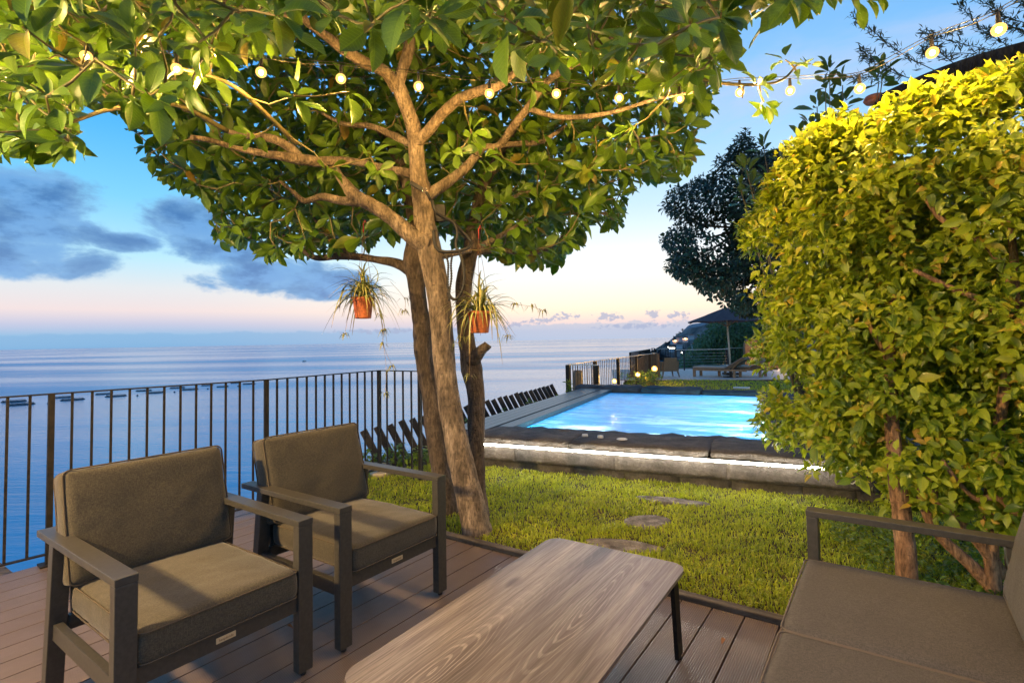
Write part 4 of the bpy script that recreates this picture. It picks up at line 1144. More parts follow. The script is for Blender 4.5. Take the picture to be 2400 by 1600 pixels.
# small items on the coping
for (pxx, pyy), r, lb in (((1371, 1019), 0.033, 'small white float cap on the pool coping, left one'), ((1407, 1022), 0.033, 'small white float cap on the pool coping, right one')):
    c = at_z(pxx, pyy, 0.36)
    mb = MB(); mb.lathe([(0, 0), (r, 0), (r, 0.012), (r * 0.92, 0.016), (r * 0.92, 0.024), (0, 0.026)], 18)
    tag(mb.obj('float_cap', M_white, loc=(c.x, c.y, 0.345)), lb, 'cap', 'white caps on the pool coping')
c = at_z(1458, 1029, 0.35)
mb = MB(); mb.lathe([(0.0, 0.004), (0.022, 0.004), (0.022, 0.008), (0.045, 0.009), (0.055, 0.004), (0.055, 0)], 24)
tag(mb.obj('drain_cover', M_white, loc=(c.x, c.y, 0.350)), 'flat round white drain cover set on the pool coping', 'drain cover')
c = at_z(1738, 908, 0.36)
mb = MB(); mb.box((0, 0, 0), (0.30, 0.12, 0.03), bevel=0.008)
tag(mb.obj('white_ledge_tile', M_white, loc=(c.x, c.y, 0.355), rot=(0, 0, POOL_RZ)), 'pale flat tile lying on the far pool wall', 'tile')

# leaning boards outside the pool
bm_me = MB(); bm_me.box((0, 0, 0), (0.085, 0.03, 0.85), bevel=0.004); bm_me = bm_me.mesh('leaning_board', M_dkwood)
nb = 27
grp = thing('board_screen', V_xy(-4.05, 4.9), 'row of black leaning boards on the slope beyond the pool edge', 'screen', POOL_RZ)
for i in range(nb):
    v = i * 0.245
    o = mk('board', bm_me, grp, loc=(0.0 + 0.01 * math.sin(i * 2.1), v + 0.2, 0.02), rot=(rad(27 + rnd.uniform(-2, 2)), 0, rad(82)))
    o.rotation_euler = (0, 0, 0)
    o.rotation_mode = 'XYZ'
    o.matrix_basis = Matrix.Translation((0, v + 0.22, -0.03 + rnd.uniform(-.01, .01))) @ Matrix.Rotation(rad(24), 4, 'Z') @ Matrix.Rotation(rad(-27 + rnd.uniform(-.8, .8)), 4, 'Y')
for z in (-0.26,):
    mb = MB(); mb.bar((0, 0, z), (0, nb * 0.245, z), 0.05, 0.05); mb.obj('beam', M_dkwood, grp)

# ------------------------------------------------------------------ furniture
def cushion(sx, sy, sz, r=0.035, puff=0.012, seed=0, n=(34, 34, 5)):
    bm = rough_block(sx, sy, sz, 0.0035, seed, n[0], n[1], n[2], r)
    for v in bm.verts:
        if abs(v.co.z) > sz * 0.25:
            q_ = v.co; e_ = max(abs(q_.x) / (sx / 2), abs(q_.y) / (sy / 2))
            along = q_.y if abs(q_.x) / sx > abs(q_.y) / sy else q_.x
            v.co.z += math.copysign(0.0030 * max(0, (e_ - 0.55) / 0.45) * mnoise.noise(Vector((along * 42, e_ * 2.2, seed))) + 0.006 * mnoise.noise(Vector((q_.x * 4.5 + seed, q_.y * 4.5, seed * 2))), v.co.z) if e_ < 0.97 else 0
        a = max(0, 1 - (2 * v.co.x / sx) ** 4) * max(0, 1 - (2 * v.co.y / sy) ** 4)
        v.co.z += math.copysign(puff * a, v.co.z) if abs(v.co.z) > sz * 0.25 else 0
        v.co.y += 0.006 * math.copysign(max(0, 1 - (2 * v.co.z / sz) ** 2), v.co.y) if abs(v.co.y) > sy * 0.4 else 0
    bmesh.ops.recalc_face_normals(bm, faces=bm.faces)
    return bm
def bm_obj(bm, name, m, parent, M):
    me = bpy.data.meshes.new(name); bm.to_mesh(me); bm.free(); me.materials.append(m)
    for p in me.polygons: p.use_smooth = True
    o = bpy.data.objects.new(name, me); link(o, parent); o.matrix_basis = M; return o
def piping(parent, sx, sy, z, r=0.035, m=M_pipe, rad_=0.0035):
    pts = []
    for cx, cy, a0 in ((1, 1, 0), (-1, 1, 90), (-1, -1, 180), (1, -1, 270)):
        for k_ in range(5):
            a = rad(a0 + k_ * 22.5)
            pts.append(Vector((cx * (sx / 2 - r) + r * math.cos(a), cy * (sy / 2 - r) + r * math.sin(a), z)))
    out = []
    for i in range(len(pts)):
        a, b = pts[i], pts[(i + 1) % len(pts)]
        out.append(a)
        if (b - a).length > 0.1:
            out += [a.lerp(b, 0.33), a.lerp(b, 0.67)]
    out.append(out[0])
    mb = MB(); mb.tube(out, rad_, 6, cap=False); return mb.obj('piping', m, parent)

def tag_plate(parent, loc, rot):
    mb = MB(); mb.box((0, 0, 0), (0.072, 0.003, 0.021), bevel=0.001)
    p = mb.obj('name_plate', M_plate, parent, loc=loc, rot=rot)
    cu = bpy.data.curves.new('lettering', 'FONT'); cu.body = 'hespéride'; cu.size = 0.0135; cu.align_x = 'CENTER'; cu.align_y = 'CENTER'; cu.extrude = 0.0002
    cu.materials.append(mat('plate_ink', Base_Color=(0.22, 0.12, 0.05), Roughness=0.6))
    tmp = bpy.data.objects.new('tmp', cu); COL.objects.link(tmp); bpy.context.view_layer.update(); lme = bpy.data.meshes.new_from_object(tmp.evaluated_get(bpy.context.evaluated_depsgraph_get())); bpy.data.objects.remove(tmp); t_ = bpy.data.objects.new('lettering', lme); link(t_, p); t_.location = (0, -0.0019, 0); t_.rotation_euler = (rad(90), 0, 0)
def lounge_seat(name, label, cat, centre, face, W, seats, fab, group=None, depth=0.80, plate=True, pipe=M_pipe):
    """local: +x is forward, y across; W overall width"""
    t = thing(name, (centre[0], centre[1], 0), label, cat, face, group)
    hw = W / 2; fx = depth / 2; AZ = 0.64
    for s in (-1, 1):
        y = s * (hw - 0.034)
        mb = MB(); mb.bar((-fx, y, AZ - 0.013), (fx, y, AZ - 0.013), 0.068, 0.026, bevel=0.003); mb.obj('armrest', M_frame, t)
        mb = MB(); mb.bar((fx - 0.022, y, 0.018), (fx - 0.022, y, AZ - 0.0265), 0.066, 0.042, up=Vector((1, 0, 0)), bevel=0.003); mb.obj('leg', M_frame, t)
        # raking rear leg
        mb = MB(); mb.bar((-fx + 0.10, y, 0.018), (-fx + 0.17, y, AZ - 0.028), 0.060, 0.05, up=Vector((1, 0, 0)), bevel=0.003); mb.obj('leg', M_frame, t)
        mb = MB(); mb.bar((-fx + 0.145, y, 0.27), (fx - 0.044, y, 0.27), 0.03, 0.062, bevel=0.002); mb.obj('side_rail', M_frame, t)
        for x in (fx - 0.022, -fx + 0.10):
            mb = MB(); mb.lathe([(0, 0), (0.012, 0), (0.014, 0.008), (0.005, 0.011), (0.005, 0.019), (0, 0.019)], 10); mb.obj('foot', M_foot, t, loc=(x, y, 0))
    iy = hw - 0.068
    mb = MB(); mb.bar((fx - 0.03, -iy, 0.298), (fx - 0.03, iy, 0.298), 0.03, 0.062, bevel=0.002); mb.obj('front_rail', M_frame, t)
    mb = MB(); mb.bar((-fx + 0.15, -iy, 0.29), (-fx + 0.15, iy, 0.29), 0.03, 0.055, bevel=0.002); mb.obj('rear_rail', M_frame, t)
    for k_ in range(5 * seats):
        y = -iy + (k_ + 0.5) * 2 * iy / (5 * seats)
        mb = MB(); mb.bar((-fx + 0.166, y, 0.318), (fx - 0.046, y, 0.318), 0.045, 0.010); mb.obj('seat_slat', M_frame, t)
    # back frame
    for y in (-iy + 0.03, iy - 0.03):
        mb = MB(); mb.bar((-fx + 0.15, y, 0.32), (-fx + 0.02, y, 0.74), 0.04, 0.022, up=Vector((1, 0, 0)), bevel=0.002); mb.obj('back_upright', M_frame, t)
    for z in (0.48, 0.60, 0.72):
        xx = -fx + 0.15 - (z - 0.32) * 0.31
        mb = MB(); mb.bar((xx, -iy + 0.05, z), (xx, iy - 0.05, z), 0.02, 0.04); mb.obj('back_slat', M_frame, t)
    cw = 2 * iy / seats
    for k_ in range(seats):
        y = -iy + (k_ + 0.5) * cw
        sd = depth - 0.165
        Ms = Matrix.Translation((fx - 0.006 - sd / 2 + 0.012, y, 0.388))
        c_ = bm_obj(cushion(sd, cw - 0.008, 0.118, 0.028, 0.010, seed=centre[0] * 3 + k_), 'seat_cushion', fab, t, Ms)
        piping(c_, sd + 0.002, cw - 0.006, 0.050, 0.028, pipe); piping(c_, sd + 0.002, cw - 0.006, -0.050, 0.028, pipe)
        lean = 0.26
        Mb = Matrix.Translation((-fx + (0.135 if seats == 1 else 0.10), y, 0.655)) @ Matrix.Rotation(-lean, 4, 'Y') @ Matrix.Rotation(math.pi / 2, 4, 'Y')
        b_ = bm_obj(cushion(0.445, cw + (0.045 if seats == 1 else -0.012), 0.125, 0.028, 0.014, seed=centre[1] * 3 + k_), 'back_cushion', fab, t, Mb)
        pw = cw + (0.047 if seats == 1 else -0.010); piping(b_, 0.447, pw, 0.052, 0.028, pipe); piping(b_, 0.447, pw, -0.052, 0.028, pipe)
    if plate:
        tag_plate(t, (fx - 0.0135, 0.0, 0.298), (0, 0, rad(90)))
    return t
lounge_seat('armchair', 'nearer olive brown cushioned armchair at the lower left', 'armchair', (-1.41, 2.262), rad(-35.4), 0.715, 1, M_fab, 'armchairs facing the low table', depth=0.83)
lounge_seat('armchair', 'farther olive brown cushioned armchair beside the tree trunks', 'armchair', (-0.925, 2.945), rad(-34.8), 0.705, 1, M_fab, 'armchairs facing the low table', depth=0.83)
w_ = Vector((math.cos(rad(54.9)), math.sin(rad(54.9)), 0)); f_ = Vector((-w_.y, w_.x, 0))
sc_ = Vector((1.265, 2.345, 0)) - w_ * 1.055 - f_ * 0.41
lounge_seat('sofa', 'grey taupe cushioned sofa at the lower right facing the table', 'sofa', (sc_.x, sc_.y), rad(144.9), 2.11, 3, M_fab2, depth=0.82, plate=False, pipe=mat('grey_piping', Base_Color=(0.10, 0.085, 0.072), Roughness=0.9))

# coffee table
TZ = 0.40; ta = rad(56.7)
table = thing('coffee_table', (0.098, 1.975, 0), 'low rectangular coffee table with wood grain top and dark legs', 'table', ta)
TL, TW = 1.31, 0.665
pts = []
for cx, cy, a0 in ((1, 1, 0), (-1, 1, 90), (-1, -1, 180), (1, -1, 270)):
    for k_ in range(9):
        a = rad(a0 + k_ * 11.25); r = 0.07
        pts.append((cx * (TL / 2 - r) + r * math.cos(a), cy * (TW / 2 - r) + r * math.sin(a)))
mb = MB(); mb.poly(pts, TZ - 0.012, TZ); mb.obj('tabletop', M_table, table)
mb = MB(); mb.poly([(x * 0.997, y * 0.995) for x, y in pts], TZ - 0.0165, TZ - 0.0122); mb.obj('top_edge', mat('tan_edge', Base_Color=(0.26, 0.17, 0.09), Roughness=0.5), table)
for y in (-TW / 2 + 0.05, TW / 2 - 0.05):
    mb = MB(); mb.bar((-TL / 2 + 0.09, y, TZ - 0.032), (TL / 2 - 0.09, y, TZ - 0.032), 0.03, 0.028); mb.obj('apron', M_black, table)
for sx_ in (-1, 1):
    mb = MB(); mb.bar((sx_ * (TL / 2 - 0.07), -TW / 2 + 0.066, TZ - 0.032), (sx_ * (TL / 2 - 0.07), TW / 2 - 0.066, TZ - 0.032), 0.03, 0.028); mb.obj('apron', M_black, table)
    for sy_ in (-1, 1):
        mb = MB(); mb.bar((sx_ * (TL / 2 - 0.012), sy_ * (TW / 2 - 0.045), 0.012), (sx_ * (TL / 2 - 0.055), sy_ * (TW / 2 - 0.045), TZ - 0.019), 0.018, 0.062, up=Vector((1, 0, 0)), bevel=0.002)
        l = mb.obj('leg', M_black, table)
        mb = MB(); mb.lathe([(0, 0), (0.011, 0), (0.011, 0.01), (0, 0.012)], 10); mb.obj('foot', M_foot, l, loc=(sx_ * (TL / 2 - 0.010), sy_ * (TW / 2 - 0.045), 0))

# ------------------------------------------------------------------ string lights
bp = [at_d(*b) for b in bulb_px]
more = [bp[0] + Vector((-0.45, -0.15, 0.14)), bp[0] + Vector((-0.9, -0.4, 0.32))]
more_r = [bp[-1] + Vector((0.25, -0.5, 0.12)), bp[-1] + Vector((0.35, -1.0, 0.25)), bp[-1] + Vector((0.3, -1.6, 0.36))]
allb = more[::-1] + bp + more_r
strg = thing('string_lights', (bp[4].x, bp[4].y, bp[4].z + 0.09), 'string of glowing warm bulbs hung across the tree above the deck', 'string lights')
SO = strg.location.copy()
bme = MB(); bme.sphere((0, 0, 0), 0.029, 20, 14, (1, 1, 1.0)); bulb_me = bme.mesh('bulb', M_bulb)
fme = MB(); fme.sphere((0, 0, 0), 0.0125, 12, 8); fil_me = fme.mesh('filament', emis('filament_glow', (1.0, 0.78, 0.45), 90.0))
sm = MB(); sm.lathe([(0.0, 0.055), (0.007, 0.055), (0.009, 0.04), (0.010, 0.015), (0.010, 0.0), (0.0, 0.0)], 12); sock_me = sm.mesh('socket', M_socket)
for p in allb:
    b = mk('bulb', bulb_me, strg, loc=p - SO)
    mk('socket', sock_me, b, loc=(0, 0, 0.0275)); mk('filament', fil_me, b, loc=(0, 0, 0)); lamp('filament_light', (0, 0, -0.016), 46, (1.0, 0.66, 0.26), 0.006, b)
for off in (0.0, 0.014):
    P = []
    for i, p in enumerate(allb):
        P.append(p + Vector((0, 0, 0.082 + off)))
        if i < len(allb) - 1:
            q = allb[i + 1]; P.append((p + q) / 2 + Vector((0, 0, 0.072 + off * 1.6)))
    mb = MB(); mb.tube([Vector(x) - SO for x in smooth_path(P, 3)], 0.0022, 5); mb.obj('cable', M_cable, strg)

# lamp standard at the seaward end of the deck, left of the picture
LP = Vector((-3.0, 0.6, 0))
lt = thing('lamp_post', LP, 'black lamp post with warm globe left of the armchairs', 'lamp')
mb = MB(); mb.lathe([(0, 0), (0.11, 0), (0.11, 0.02), (0.022, 0.03), (0.022, 1.95), (0.06, 1.97), (0.06, 1.99), (0, 1.99)], 20); mb.obj('pole', M_black, lt)
mb = MB(); mb.sphere((0, 0, 2.10), 0.11, 24, 16); mb.obj('globe', emis('lamp_globe', (1.0, 0.64, 0.25), 1900.0), lt)

wl_ = thing('wall_lantern', (1.1, -1.3, 0), 'wall post lantern behind the viewer', 'lantern')
mb = MB(); mb.lathe([(0, 0), (0.08, 0), (0.08, 0.02), (0.02, 0.03), (0.02, 2.25), (0, 2.25)], 16); mb.obj('pole', M_black, wl_)
mb = MB(); mb.sphere((0, 0, 2.34), 0.09, 20, 12); mb.obj('globe', emis('lantern_globe', (1.0, 0.72, 0.38), 130.0), wl_)

# ------------------------------------------------------------------ hanging plants
blade_cache = []
def blade_mesh(L, rise, droop, w, k_):
    V = []; UV = []; n = 8
    for i in range(n + 1):
        t = i / n
        x = L * (t * 0.75 + 0.1 * t * t); z = rise * math.sin(t * math.pi * 0.62) - droop * t ** 2.4
        ww = w * (math.sin(math.pi * (0.12 + 0.86 * t)) ** 0.6) * (1 - 0.4 * t)
        for j in (-1, 0, 1):
            V.append((x, j * ww, z + abs(j) * ww * 0.5)); UV.append((t, 0.5 + 0.5 * j))
    F = [(i * 3 + j, i * 3 + j + 1, i * 3 + j + 4, i * 3 + j + 3) for i in range(n) for j in range(2)]
    return mesh_np('leaf', np.array(V), np.array(F), M_spider, True, None, np.array(UV, float))
rb = random.Random(5)
for k_ in range(16):
    blade_cache.append(blade_mesh(rb.uniform(0.24, 0.44), rb.uniform(0.05, 0.26), rb.uniform(0.08, 0.40), rb.uniform(0.009, 0.014), k_))
def plantlet(parent, p, s=1.0):
    mb = MB()
    for k_ in range(11):
        th = rb.random() * 6.28; L = rb.uniform(0.035, 0.07) * s
        d = Vector((math.cos(th), math.sin(th), 0)); w = 0.004
        sd = Vector((-d.y, d.x, 0)) * w
        up = rb.uniform(-0.2, 0.8)
        a = p; b = p + d * L * 0.55 + Vector((0, 0, L * up * 0.5)); c = p + d * L + Vector((0, 0, -L * rb.uniform(0.2, 1.0)))
        vs = [mb.bm.verts.new(q) for q in (a - sd * .5, a + sd * .5, b + sd, b - sd, c + sd * 0.2, c - sd * 0.2)]
        mb.bm.faces.new((vs[0], vs[1], vs[2], vs[3])); mb.bm.faces.new((vs[3], vs[2], vs[4], vs[5]))
    return mb.obj('plantlet', mat('plantlet_green', Base_Color=(0.20, 0.20, 0.05), Roughness=0.5), parent)
def hanging_pot(pxc, pyrim, Y, rim_px, h_px, label, hang_px, runners, seed):
    rb.seed(seed)
    rim = at_d(pxc, pyrim, Y); R = rim_px / 2 / F_PX * Y; H = h_px / F_PX * Y
    t = thing('hanging_plant', rim - Vector((0, 0, H)), label, 'hanging plant', 0.0, 'spider plants hanging from the tree')
    mb = MB(); mb.lathe([(0, 0.002), (R * 0.70, 0.002), (R * 0.74, 0.008), (R * 0.92, H * 0.80), (R * 0.93, H * 0.81), (R * 1.0, H * 0.82), (R * 1.02, H), (R * 0.95, H), (R * 0.92, H * 0.86), (0, H * 0.86)], 28)
    mb.obj('pot', M_terra, t)
    n = 120
    for i in range(n):
        me = blade_cache[i % 16]; th = rb.random() * 6.28; tilt = rb.uniform(-0.9, 0.35)
        if i < 20: tilt = rb.uniform(-1.45, -0.7)
        o = mk('leaf', me, t, loc=(0.02 * math.cos(th), 0.02 * math.sin(th), H * 0.9)); o.rotation_euler = (0, tilt, th); sc = rb.uniform(0.6, 0.92); o.scale = (sc, sc, sc)
    top = at_d(hang_px[0], hang_px[1], Y) - t.location
    for k_ in range(3):
        a = k_ * 2.094 + 0.5
        mb = MB(); mb.tube([(R * math.cos(a), R * math.sin(a), H), tuple(top)], 0.0016, 5); mb.obj('hanger', M_wire, t)
    mb = MB(); mb.tube([top, top + Vector((0.0, 0, 0.07)), top + Vector((0.012, 0, 0.1)), top + Vector((0.02, 0, 0.075))], 0.005, 6); mb.obj('hook', M_red, t)
    for path in runners:
        P = [at_d(x, y, Y + dy) - t.location for x, y, dy in path]
        mb = MB(); mb.tube([Vector(q) for q in smooth_path(P, 5)], 0.0013, 4); mb.obj('runner', mat('runner_stem', Base_Color=(0.28, 0.18, 0.07), Roughness=0.6), t)
        for q in P[1:]: 
            if rb.random() < 0.75 or q is P[-1]: plantlet(t, Vector(q))
    return t
hanging_pot(851, 697, 4.1, 50, 50, 'spider plant in a terracotta pot hanging left of the trunks', (852, 545),
            [[(885, 720, 0), (892, 740, 0.02), (899, 776, 0.02), (898, 806, 0.02), (920, 860, 0.02)], [(820, 715, 0), (815, 745, 0), (808, 784, -.02)], [(915, 660, 0), (948, 700, 0.05), (948, 730, 0.05)], [(898, 800, 0.02), (905, 860, 0.0), (903, 922, 0)]], 3)
hanging_pot(1124, 730, 3.9, 56, 51, 'spider plant in a terracotta pot hanging right of the trunks', (1122, 560),
            [[(1165, 735, 0), (1180, 765, 0), (1190, 790, 0)], [(1090, 740, 0), (1082, 790, 0), (1072, 805, 0)], [(1170, 710, 0.1), (1210, 714, 0.2), (1245, 718, 0.3), (1272, 728, 0.35)], [(1108, 745, 0), (1103, 790, 0), (1100, 880, 0)]], 9)

# cords hanging off the fork
cord = thing('black_cord', at_d(1035, 600, 4.0), 'looped black cord and beaded rope hanging from the tree fork', 'cord')
def cordpath(name, pts, r, bead=False, Y=3.88):
    P = [at_d(x, y, Y + dy) - cord.location for x, y, dy in pts]
    sp_ = smooth_path(P, 10)
    mb = MB()
    if bead:
        rr = [r * (1.0 if i % 2 else 0.55) for i in range(len(sp_))]
        mb.tube([Vector(q) for q in sp_], rr, 7)
    else: mb.tube([Vector(q) for q in sp_], r, 8)
    mb.obj(name, M_cord, cord)
cordpath('cord', [(1012, 470, 0), (1025, 500, 0), (1060, 520, 0.05), (1085, 545, 0.05), (1104, 565, 0.05), (1098, 580, 0), (1075, 588, 0), (1040, 590, 0), (1022, 578, 0), (1016, 540, 0)], 0.013)
cordpath('cord', [(1065, 520, 0.03), (1072, 545, 0), (1068, 575, 0), (1080, 600, 0), (1088, 640, 0), (1085, 675, 0), (1070, 700, 0), (1058, 698, 0), (1050, 685, 0)], 0.011)
cordpath('beaded_rope', [(1042, 590, 0), (1050, 615, 0), (1050, 640, 0), (1050, 670, 0), (1055, 700, 0)], 0.010, True)
cordpath('beaded_rope', [(1060, 598, 0), (1057, 620, 0), (1058, 650, 0), (1054, 680, 0), (1052, 706, 0)], 0.010, True)
mb = MB(); q0 = [at_d(x, y, 3.85) - cord.location for x, y in ((962, 428), (974, 434), (992, 446))]
mb.bar(q0[0], q0[2], 0.03, 0.038, up=Vector((0, 1, 0)), bevel=0.006); mb.obj('strap', M_cord, cord)
mb = MB(); mb.tube([at_d(x, y, 3.84) - cord.location for x, y in ((997, 448), (1004, 458), (1010, 470))], 0.011, 8); mb.obj('strap', M_cord, cord)
mb = MB(); cc_ = at_d(995, 446, 3.83) - cord.location
mb.tube([cc_ + Vector((0.016 * math.cos(a), 0, 0.016 * math.sin(a))) for a in np.linspace(0, 6.283, 14)], 0.003, 6); mb.obj('ring', M_ring, cord)
mb = MB(); mb.box(at_d(1030, 500, 4.02) - cord.location, (0.10, 0.05, 0.14), bevel=0.03); mb.obj('cord_bundle', M_cord, cord)

# ------------------------------------------------------------------ shrubs outside the rail
def leafy(name, label, cat, centres, axes_, nper, size, tm, m, base, group=None, stem_r=0.004, stems=True, count=0, droop=0.3, spread=0.9):
    t = thing(name, base, label, cat, 0, group)
    O, B, S, L = rosettes(np.array(centres), np.array(axes_), nper, size, droop=droop, spread=spread, jit=0.3, stem=size * 0.3)
    if count:
        split_leaves(O, B, S, L, count, 'foliage', tm, m, t, t.location)
    else:
        me = leaves_mesh('foliage', O - np.array(t.location), B, S, L, tm[0], m); o = mk('foliage', me, t); o['kind'] = 'stuff'
    if stems:
        mb = MB()
        for c in centres:
            c = Vector(c) - t.location
            mb.tube([(c.x * 0.15, c.y * 0.15, 0), (c.x * 0.6, c.y * 0.6, c.z * 0.55), tuple(c)], [stem_r * 1.6, stem_r, stem_r * 0.6], 5)
        mb.obj('stem', M_twig, t)
    return t
for i, (pxx, pyy, d_) in enumerate([(862, 1070, 6.05), (898, 1062, 6.15), (935, 1060, 6.2), (968, 1062, 6.15), (1003, 1058, 6.2)]):
    b = at_d(pxx, pyy, d_); bz = Vector((b.x, b.y, -0.05))
    cs, axs = [], []
    for k_ in range(9):
        a = rnd.random() * 6.28; r = rnd.random() * 0.13
        cs.append((b.x + r * math.cos(a), b.y + r * math.sin(a), b.z + rnd.uniform(-0.10, 0.07))); axs.append((math.cos(a) * 0.4, math.sin(a) * 0.4, 1))
    leafy('low_shrub', ['bushy yellow green shrub outside the railing, nearest the armchair', 'low green shrub outside the railing, second from the armchair', 'low green shrub outside the railing, middle of the row',
          'low green shrub outside the railing, just left of the trunks', 'low shrub outside the railing, hidden by the trunks'][i], 'shrub', cs, axs, (5, 8), 0.085, [TH[1]], M_shrub, bz, 'low shrubs outside the railing')
for i, v in enumerate((6.6, 7.9, 9.2, 10.3)):
    p = V_xy(-3.75, v); cs, axs = [], []
    for k_ in range(12):
        cs.append((p.x + rnd.uniform(-.1, .1) + 0.0, p.y + rnd.uniform(-.35, .35), rnd.uniform(-0.02, 0.22))); axs.append((rnd.uniform(-.4, .4), rnd.uniform(-.4, .4), 1))
    leafy('creeping_plant', 'leafy creeper among the leaning boards, ' + ['nearest the trunks', 'second from the trunks', 'third from the trunks', 'farthest from the trunks'][i], 'plant', cs, axs, (4, 6), 0.07, [TH[0]], M_shrub, Vector((p.x, p.y, -0.16)), 'creepers among the leaning boards')

# ------------------------------------------------------------------ beyond the pool
TZ2 = -0.10
def bar_fence(a, b, ztop, zbase, label, spacing, posts, w=0.014, cap=M_black):
    t = thing('bar_fence', (a[0], a[1], zbase), label, 'fence')
    A = Vector((0, 0, 0)); Bv = Vector((b[0] - a[0], b[1] - a[1], 0)); h = ztop - zbase
    mb = MB(); mb.bar(A + Vector((0, 0, h)), Bv + Vector((0, 0, h)), 0.04, 0.015); mb.obj('top_rail', mat('pale_rail', Base_Color=(0.5, 0.45, 0.38), Roughness=0.4), t)
    mb = MB(); mb.bar(A + Vector((0, 0, 0.08)), Bv + Vector((0, 0, 0.08)), 0.03, 0.012); mb.obj('bottom_rail', M_black, t)
    L = Bv.length; n = int(L / spacing)
    mb = MB(); mb.box((0, 0, 0), (w, w, h - 0.1)); bme_ = mb.mesh('bar', M_black)
    mb = MB(); mb.box((0, 0, 0), (0.085, 0.085, h - 0.009)); pme = mb.mesh('post', M_black)
    for i in range(n + 1):
        p = Bv * (i / n)
        if i in posts: mk('post', pme, t, loc=(p.x, p.y, h / 2 - 0.004), rot=(0, 0, math.atan2(Bv.y, Bv.x)))
        else: mk('bar', bme_, t, loc=(p.x, p.y, h / 2 + 0.04), rot=(0, 0, math.atan2(Bv.y, Bv.x)))
    return t
fa = at_d(1331, 855, 11.9); fb = at_d(1537, 826.5, 19.4)
FZ = (fa.z + fb.z) / 2
bar_fence((fa.x, fa.y), (fb.x, fb.y), FZ, -0.2, 'long fence of thin upright bars running from the pool corner to the far terrace', 0.15, (0, 12, 25, 38, 50), 0.014)
fc = V_xy(-3.2, 0) * 0
q = Vector((0.911, -0.4115, 0)) * 0.66
bar_fence((fa.x, fa.y), (fa.x + q.x, fa.y + q.y), FZ - 0.01, -0.2, 'short return of bar fence at the far left pool corner', 0.10, (6,), 0.014)
f2a = at_d(1477, 825, 24); f2b = at_d(1524, 817.5, 30)
bar_fence((f2a.x, f2a.y), (f2b.x, f2b.y), (f2a.z + f2b.z) / 2, -0.6, 'distant bar fence above the sea left of the square lantern', 0.14, (0, 20, 40), 0.018)
f3a = at_d(1536, 817.5, 24.5); f3b = at_d(1583, 816.5, 24.5)
bar_fence((f3a.x, f3a.y), (f3b.x, f3b.y), f3a.z, -0.15, 'bar fence section behind the wicker armchair', 0.11, (0, 8), 0.016)
f4a = at_d(1702, 815.5, 25.5); f4b = at_d(1768, 815, 25.5)
bar_fence((f4a.x, f4a.y), (f4b.x, f4b.y), f4a.z, -0.15, 'bar fence section behind the parasol pole', 0.13, (0, 7), 0.016)
# cable railing
ca = at_d(1584, 820, 23.6); cb = at_d(1706, 819, 23.6)
ct = thing('cable_railing', (ca.x, ca.y, TZ2), 'wire cable railing at the back of the far terrace', 'railing')
h_ = ca.z - TZ2
mb = MB(); mb.bar((0, 0, h_), (cb.x - ca.x, 0, h_), 0.05, 0.03); mb.obj('top_rail', mat('pale_rail'), ct)
for x in (0.0, 0.35, cb.x - ca.x):
    mb = MB(); mb.box((x, 0, h_ / 2 - 0.01), (0.045, 0.045, h_ - 0.032)); mb.obj('post', M_dkwood, ct)
for k_ in range(6):
    mb = MB(); mb.tube([(0, 0, 0.12 + k_ * 0.125), (cb.x - ca.x, 0, 0.12 + k_ * 0.125)], 0.006, 5); mb.obj('cable', mat('steel_cable', Base_Color=(0.28, 0.28, 0.27), Roughness=0.3, Metallic=0.7), ct)

# far terrace boards
terr = bpy.data.objects.new('far_terrace', None); link(terr); tag(terr, kind='structure')
e0 = at_z(1560, 889, TZ2)
tm_ = MB(); tm_.box((0, 0, 0), (0.185, 6.3, 0.03), bevel=0.003); tme = tm_.mesh('plank', M_terrD)
ud = Vector((0.985, -0.17, 0)).normalized(); vd = Vector((-ud.y, ud.x, 0))
for i in range(-9, 34):
    c = e0 + ud * (i * 0.19) + vd * 3.15
    mk('plank', tme, terr, loc=(c.x, c.y, TZ2 - 0.015), rot=(0, 0, math.atan2(ud.y, ud.x)))

def rotm(a): return Matrix.Rotation(a, 4, 'Z')
def make_lounger(x, y, rz, label):
    t = thing('sun_lounger', (x, y, TZ2), label, 'sun lounger', rz, 'sun loungers on the far terrace')
    # local x: foot(-) to head(+)
    for s in (-1, 1):
        mb = MB(); mb.bar((-0.95, s * 0.32, 0.27), (0.98, s * 0.32, 0.27), 0.04, 0.07); mb.obj('side_rail', M_teak, t)
        for xx in (-0.9, 0.55): 
            mb = MB(); mb.box((xx, s * 0.30, 0.14), (0.09, 0.06, 0.28)); mb.obj('leg', M_teak, t)
        mb = MB(); mb.bar((0.45, s * 0.27, 0.30), (0.68, s * 0.27, 0.52), 0.02, 0.025); mb.obj('prop', M_teak, t)
    for k_ in range(7):
        mb = MB(); mb.box((-0.85 + k_ * 0.17, 0, 0.30), (0.07, 0.6, 0.015)); mb.obj('slat', M_teak, t)
    bm_obj(cushion(1.2, 0.62, 0.08, 0.03, 0.008, 1, (10, 6, 3)), 'mattress', M_tan, t, Matrix.Translation((-0.36, 0, 0.355)))
    bm_obj(cushion(0.78, 0.62, 0.09, 0.03, 0.008, 2, (8, 6, 3)), 'head_cushion', mat('brown_cushion', Base_Color=(0.16, 0.115, 0.075), Roughness=0.9), t, Matrix.Translation((0.55, 0, 0.52)) @ Matrix.Rotation(-0.56, 4, 'Y'))
    mb = MB(); mb.box((0.58, 0, 0.465), (0.78, 0.60, 0.03), Matrix.Rotation(-0.56, 3, 'Y')); mb.obj('backrest', M_wicker, t)
p1 = at_z(1619, 882, TZ2); 
make_lounger(p1.x + 0.95, p1.y - 0.55, rad(-42), 'teak sun lounger with raised back, left of the two')
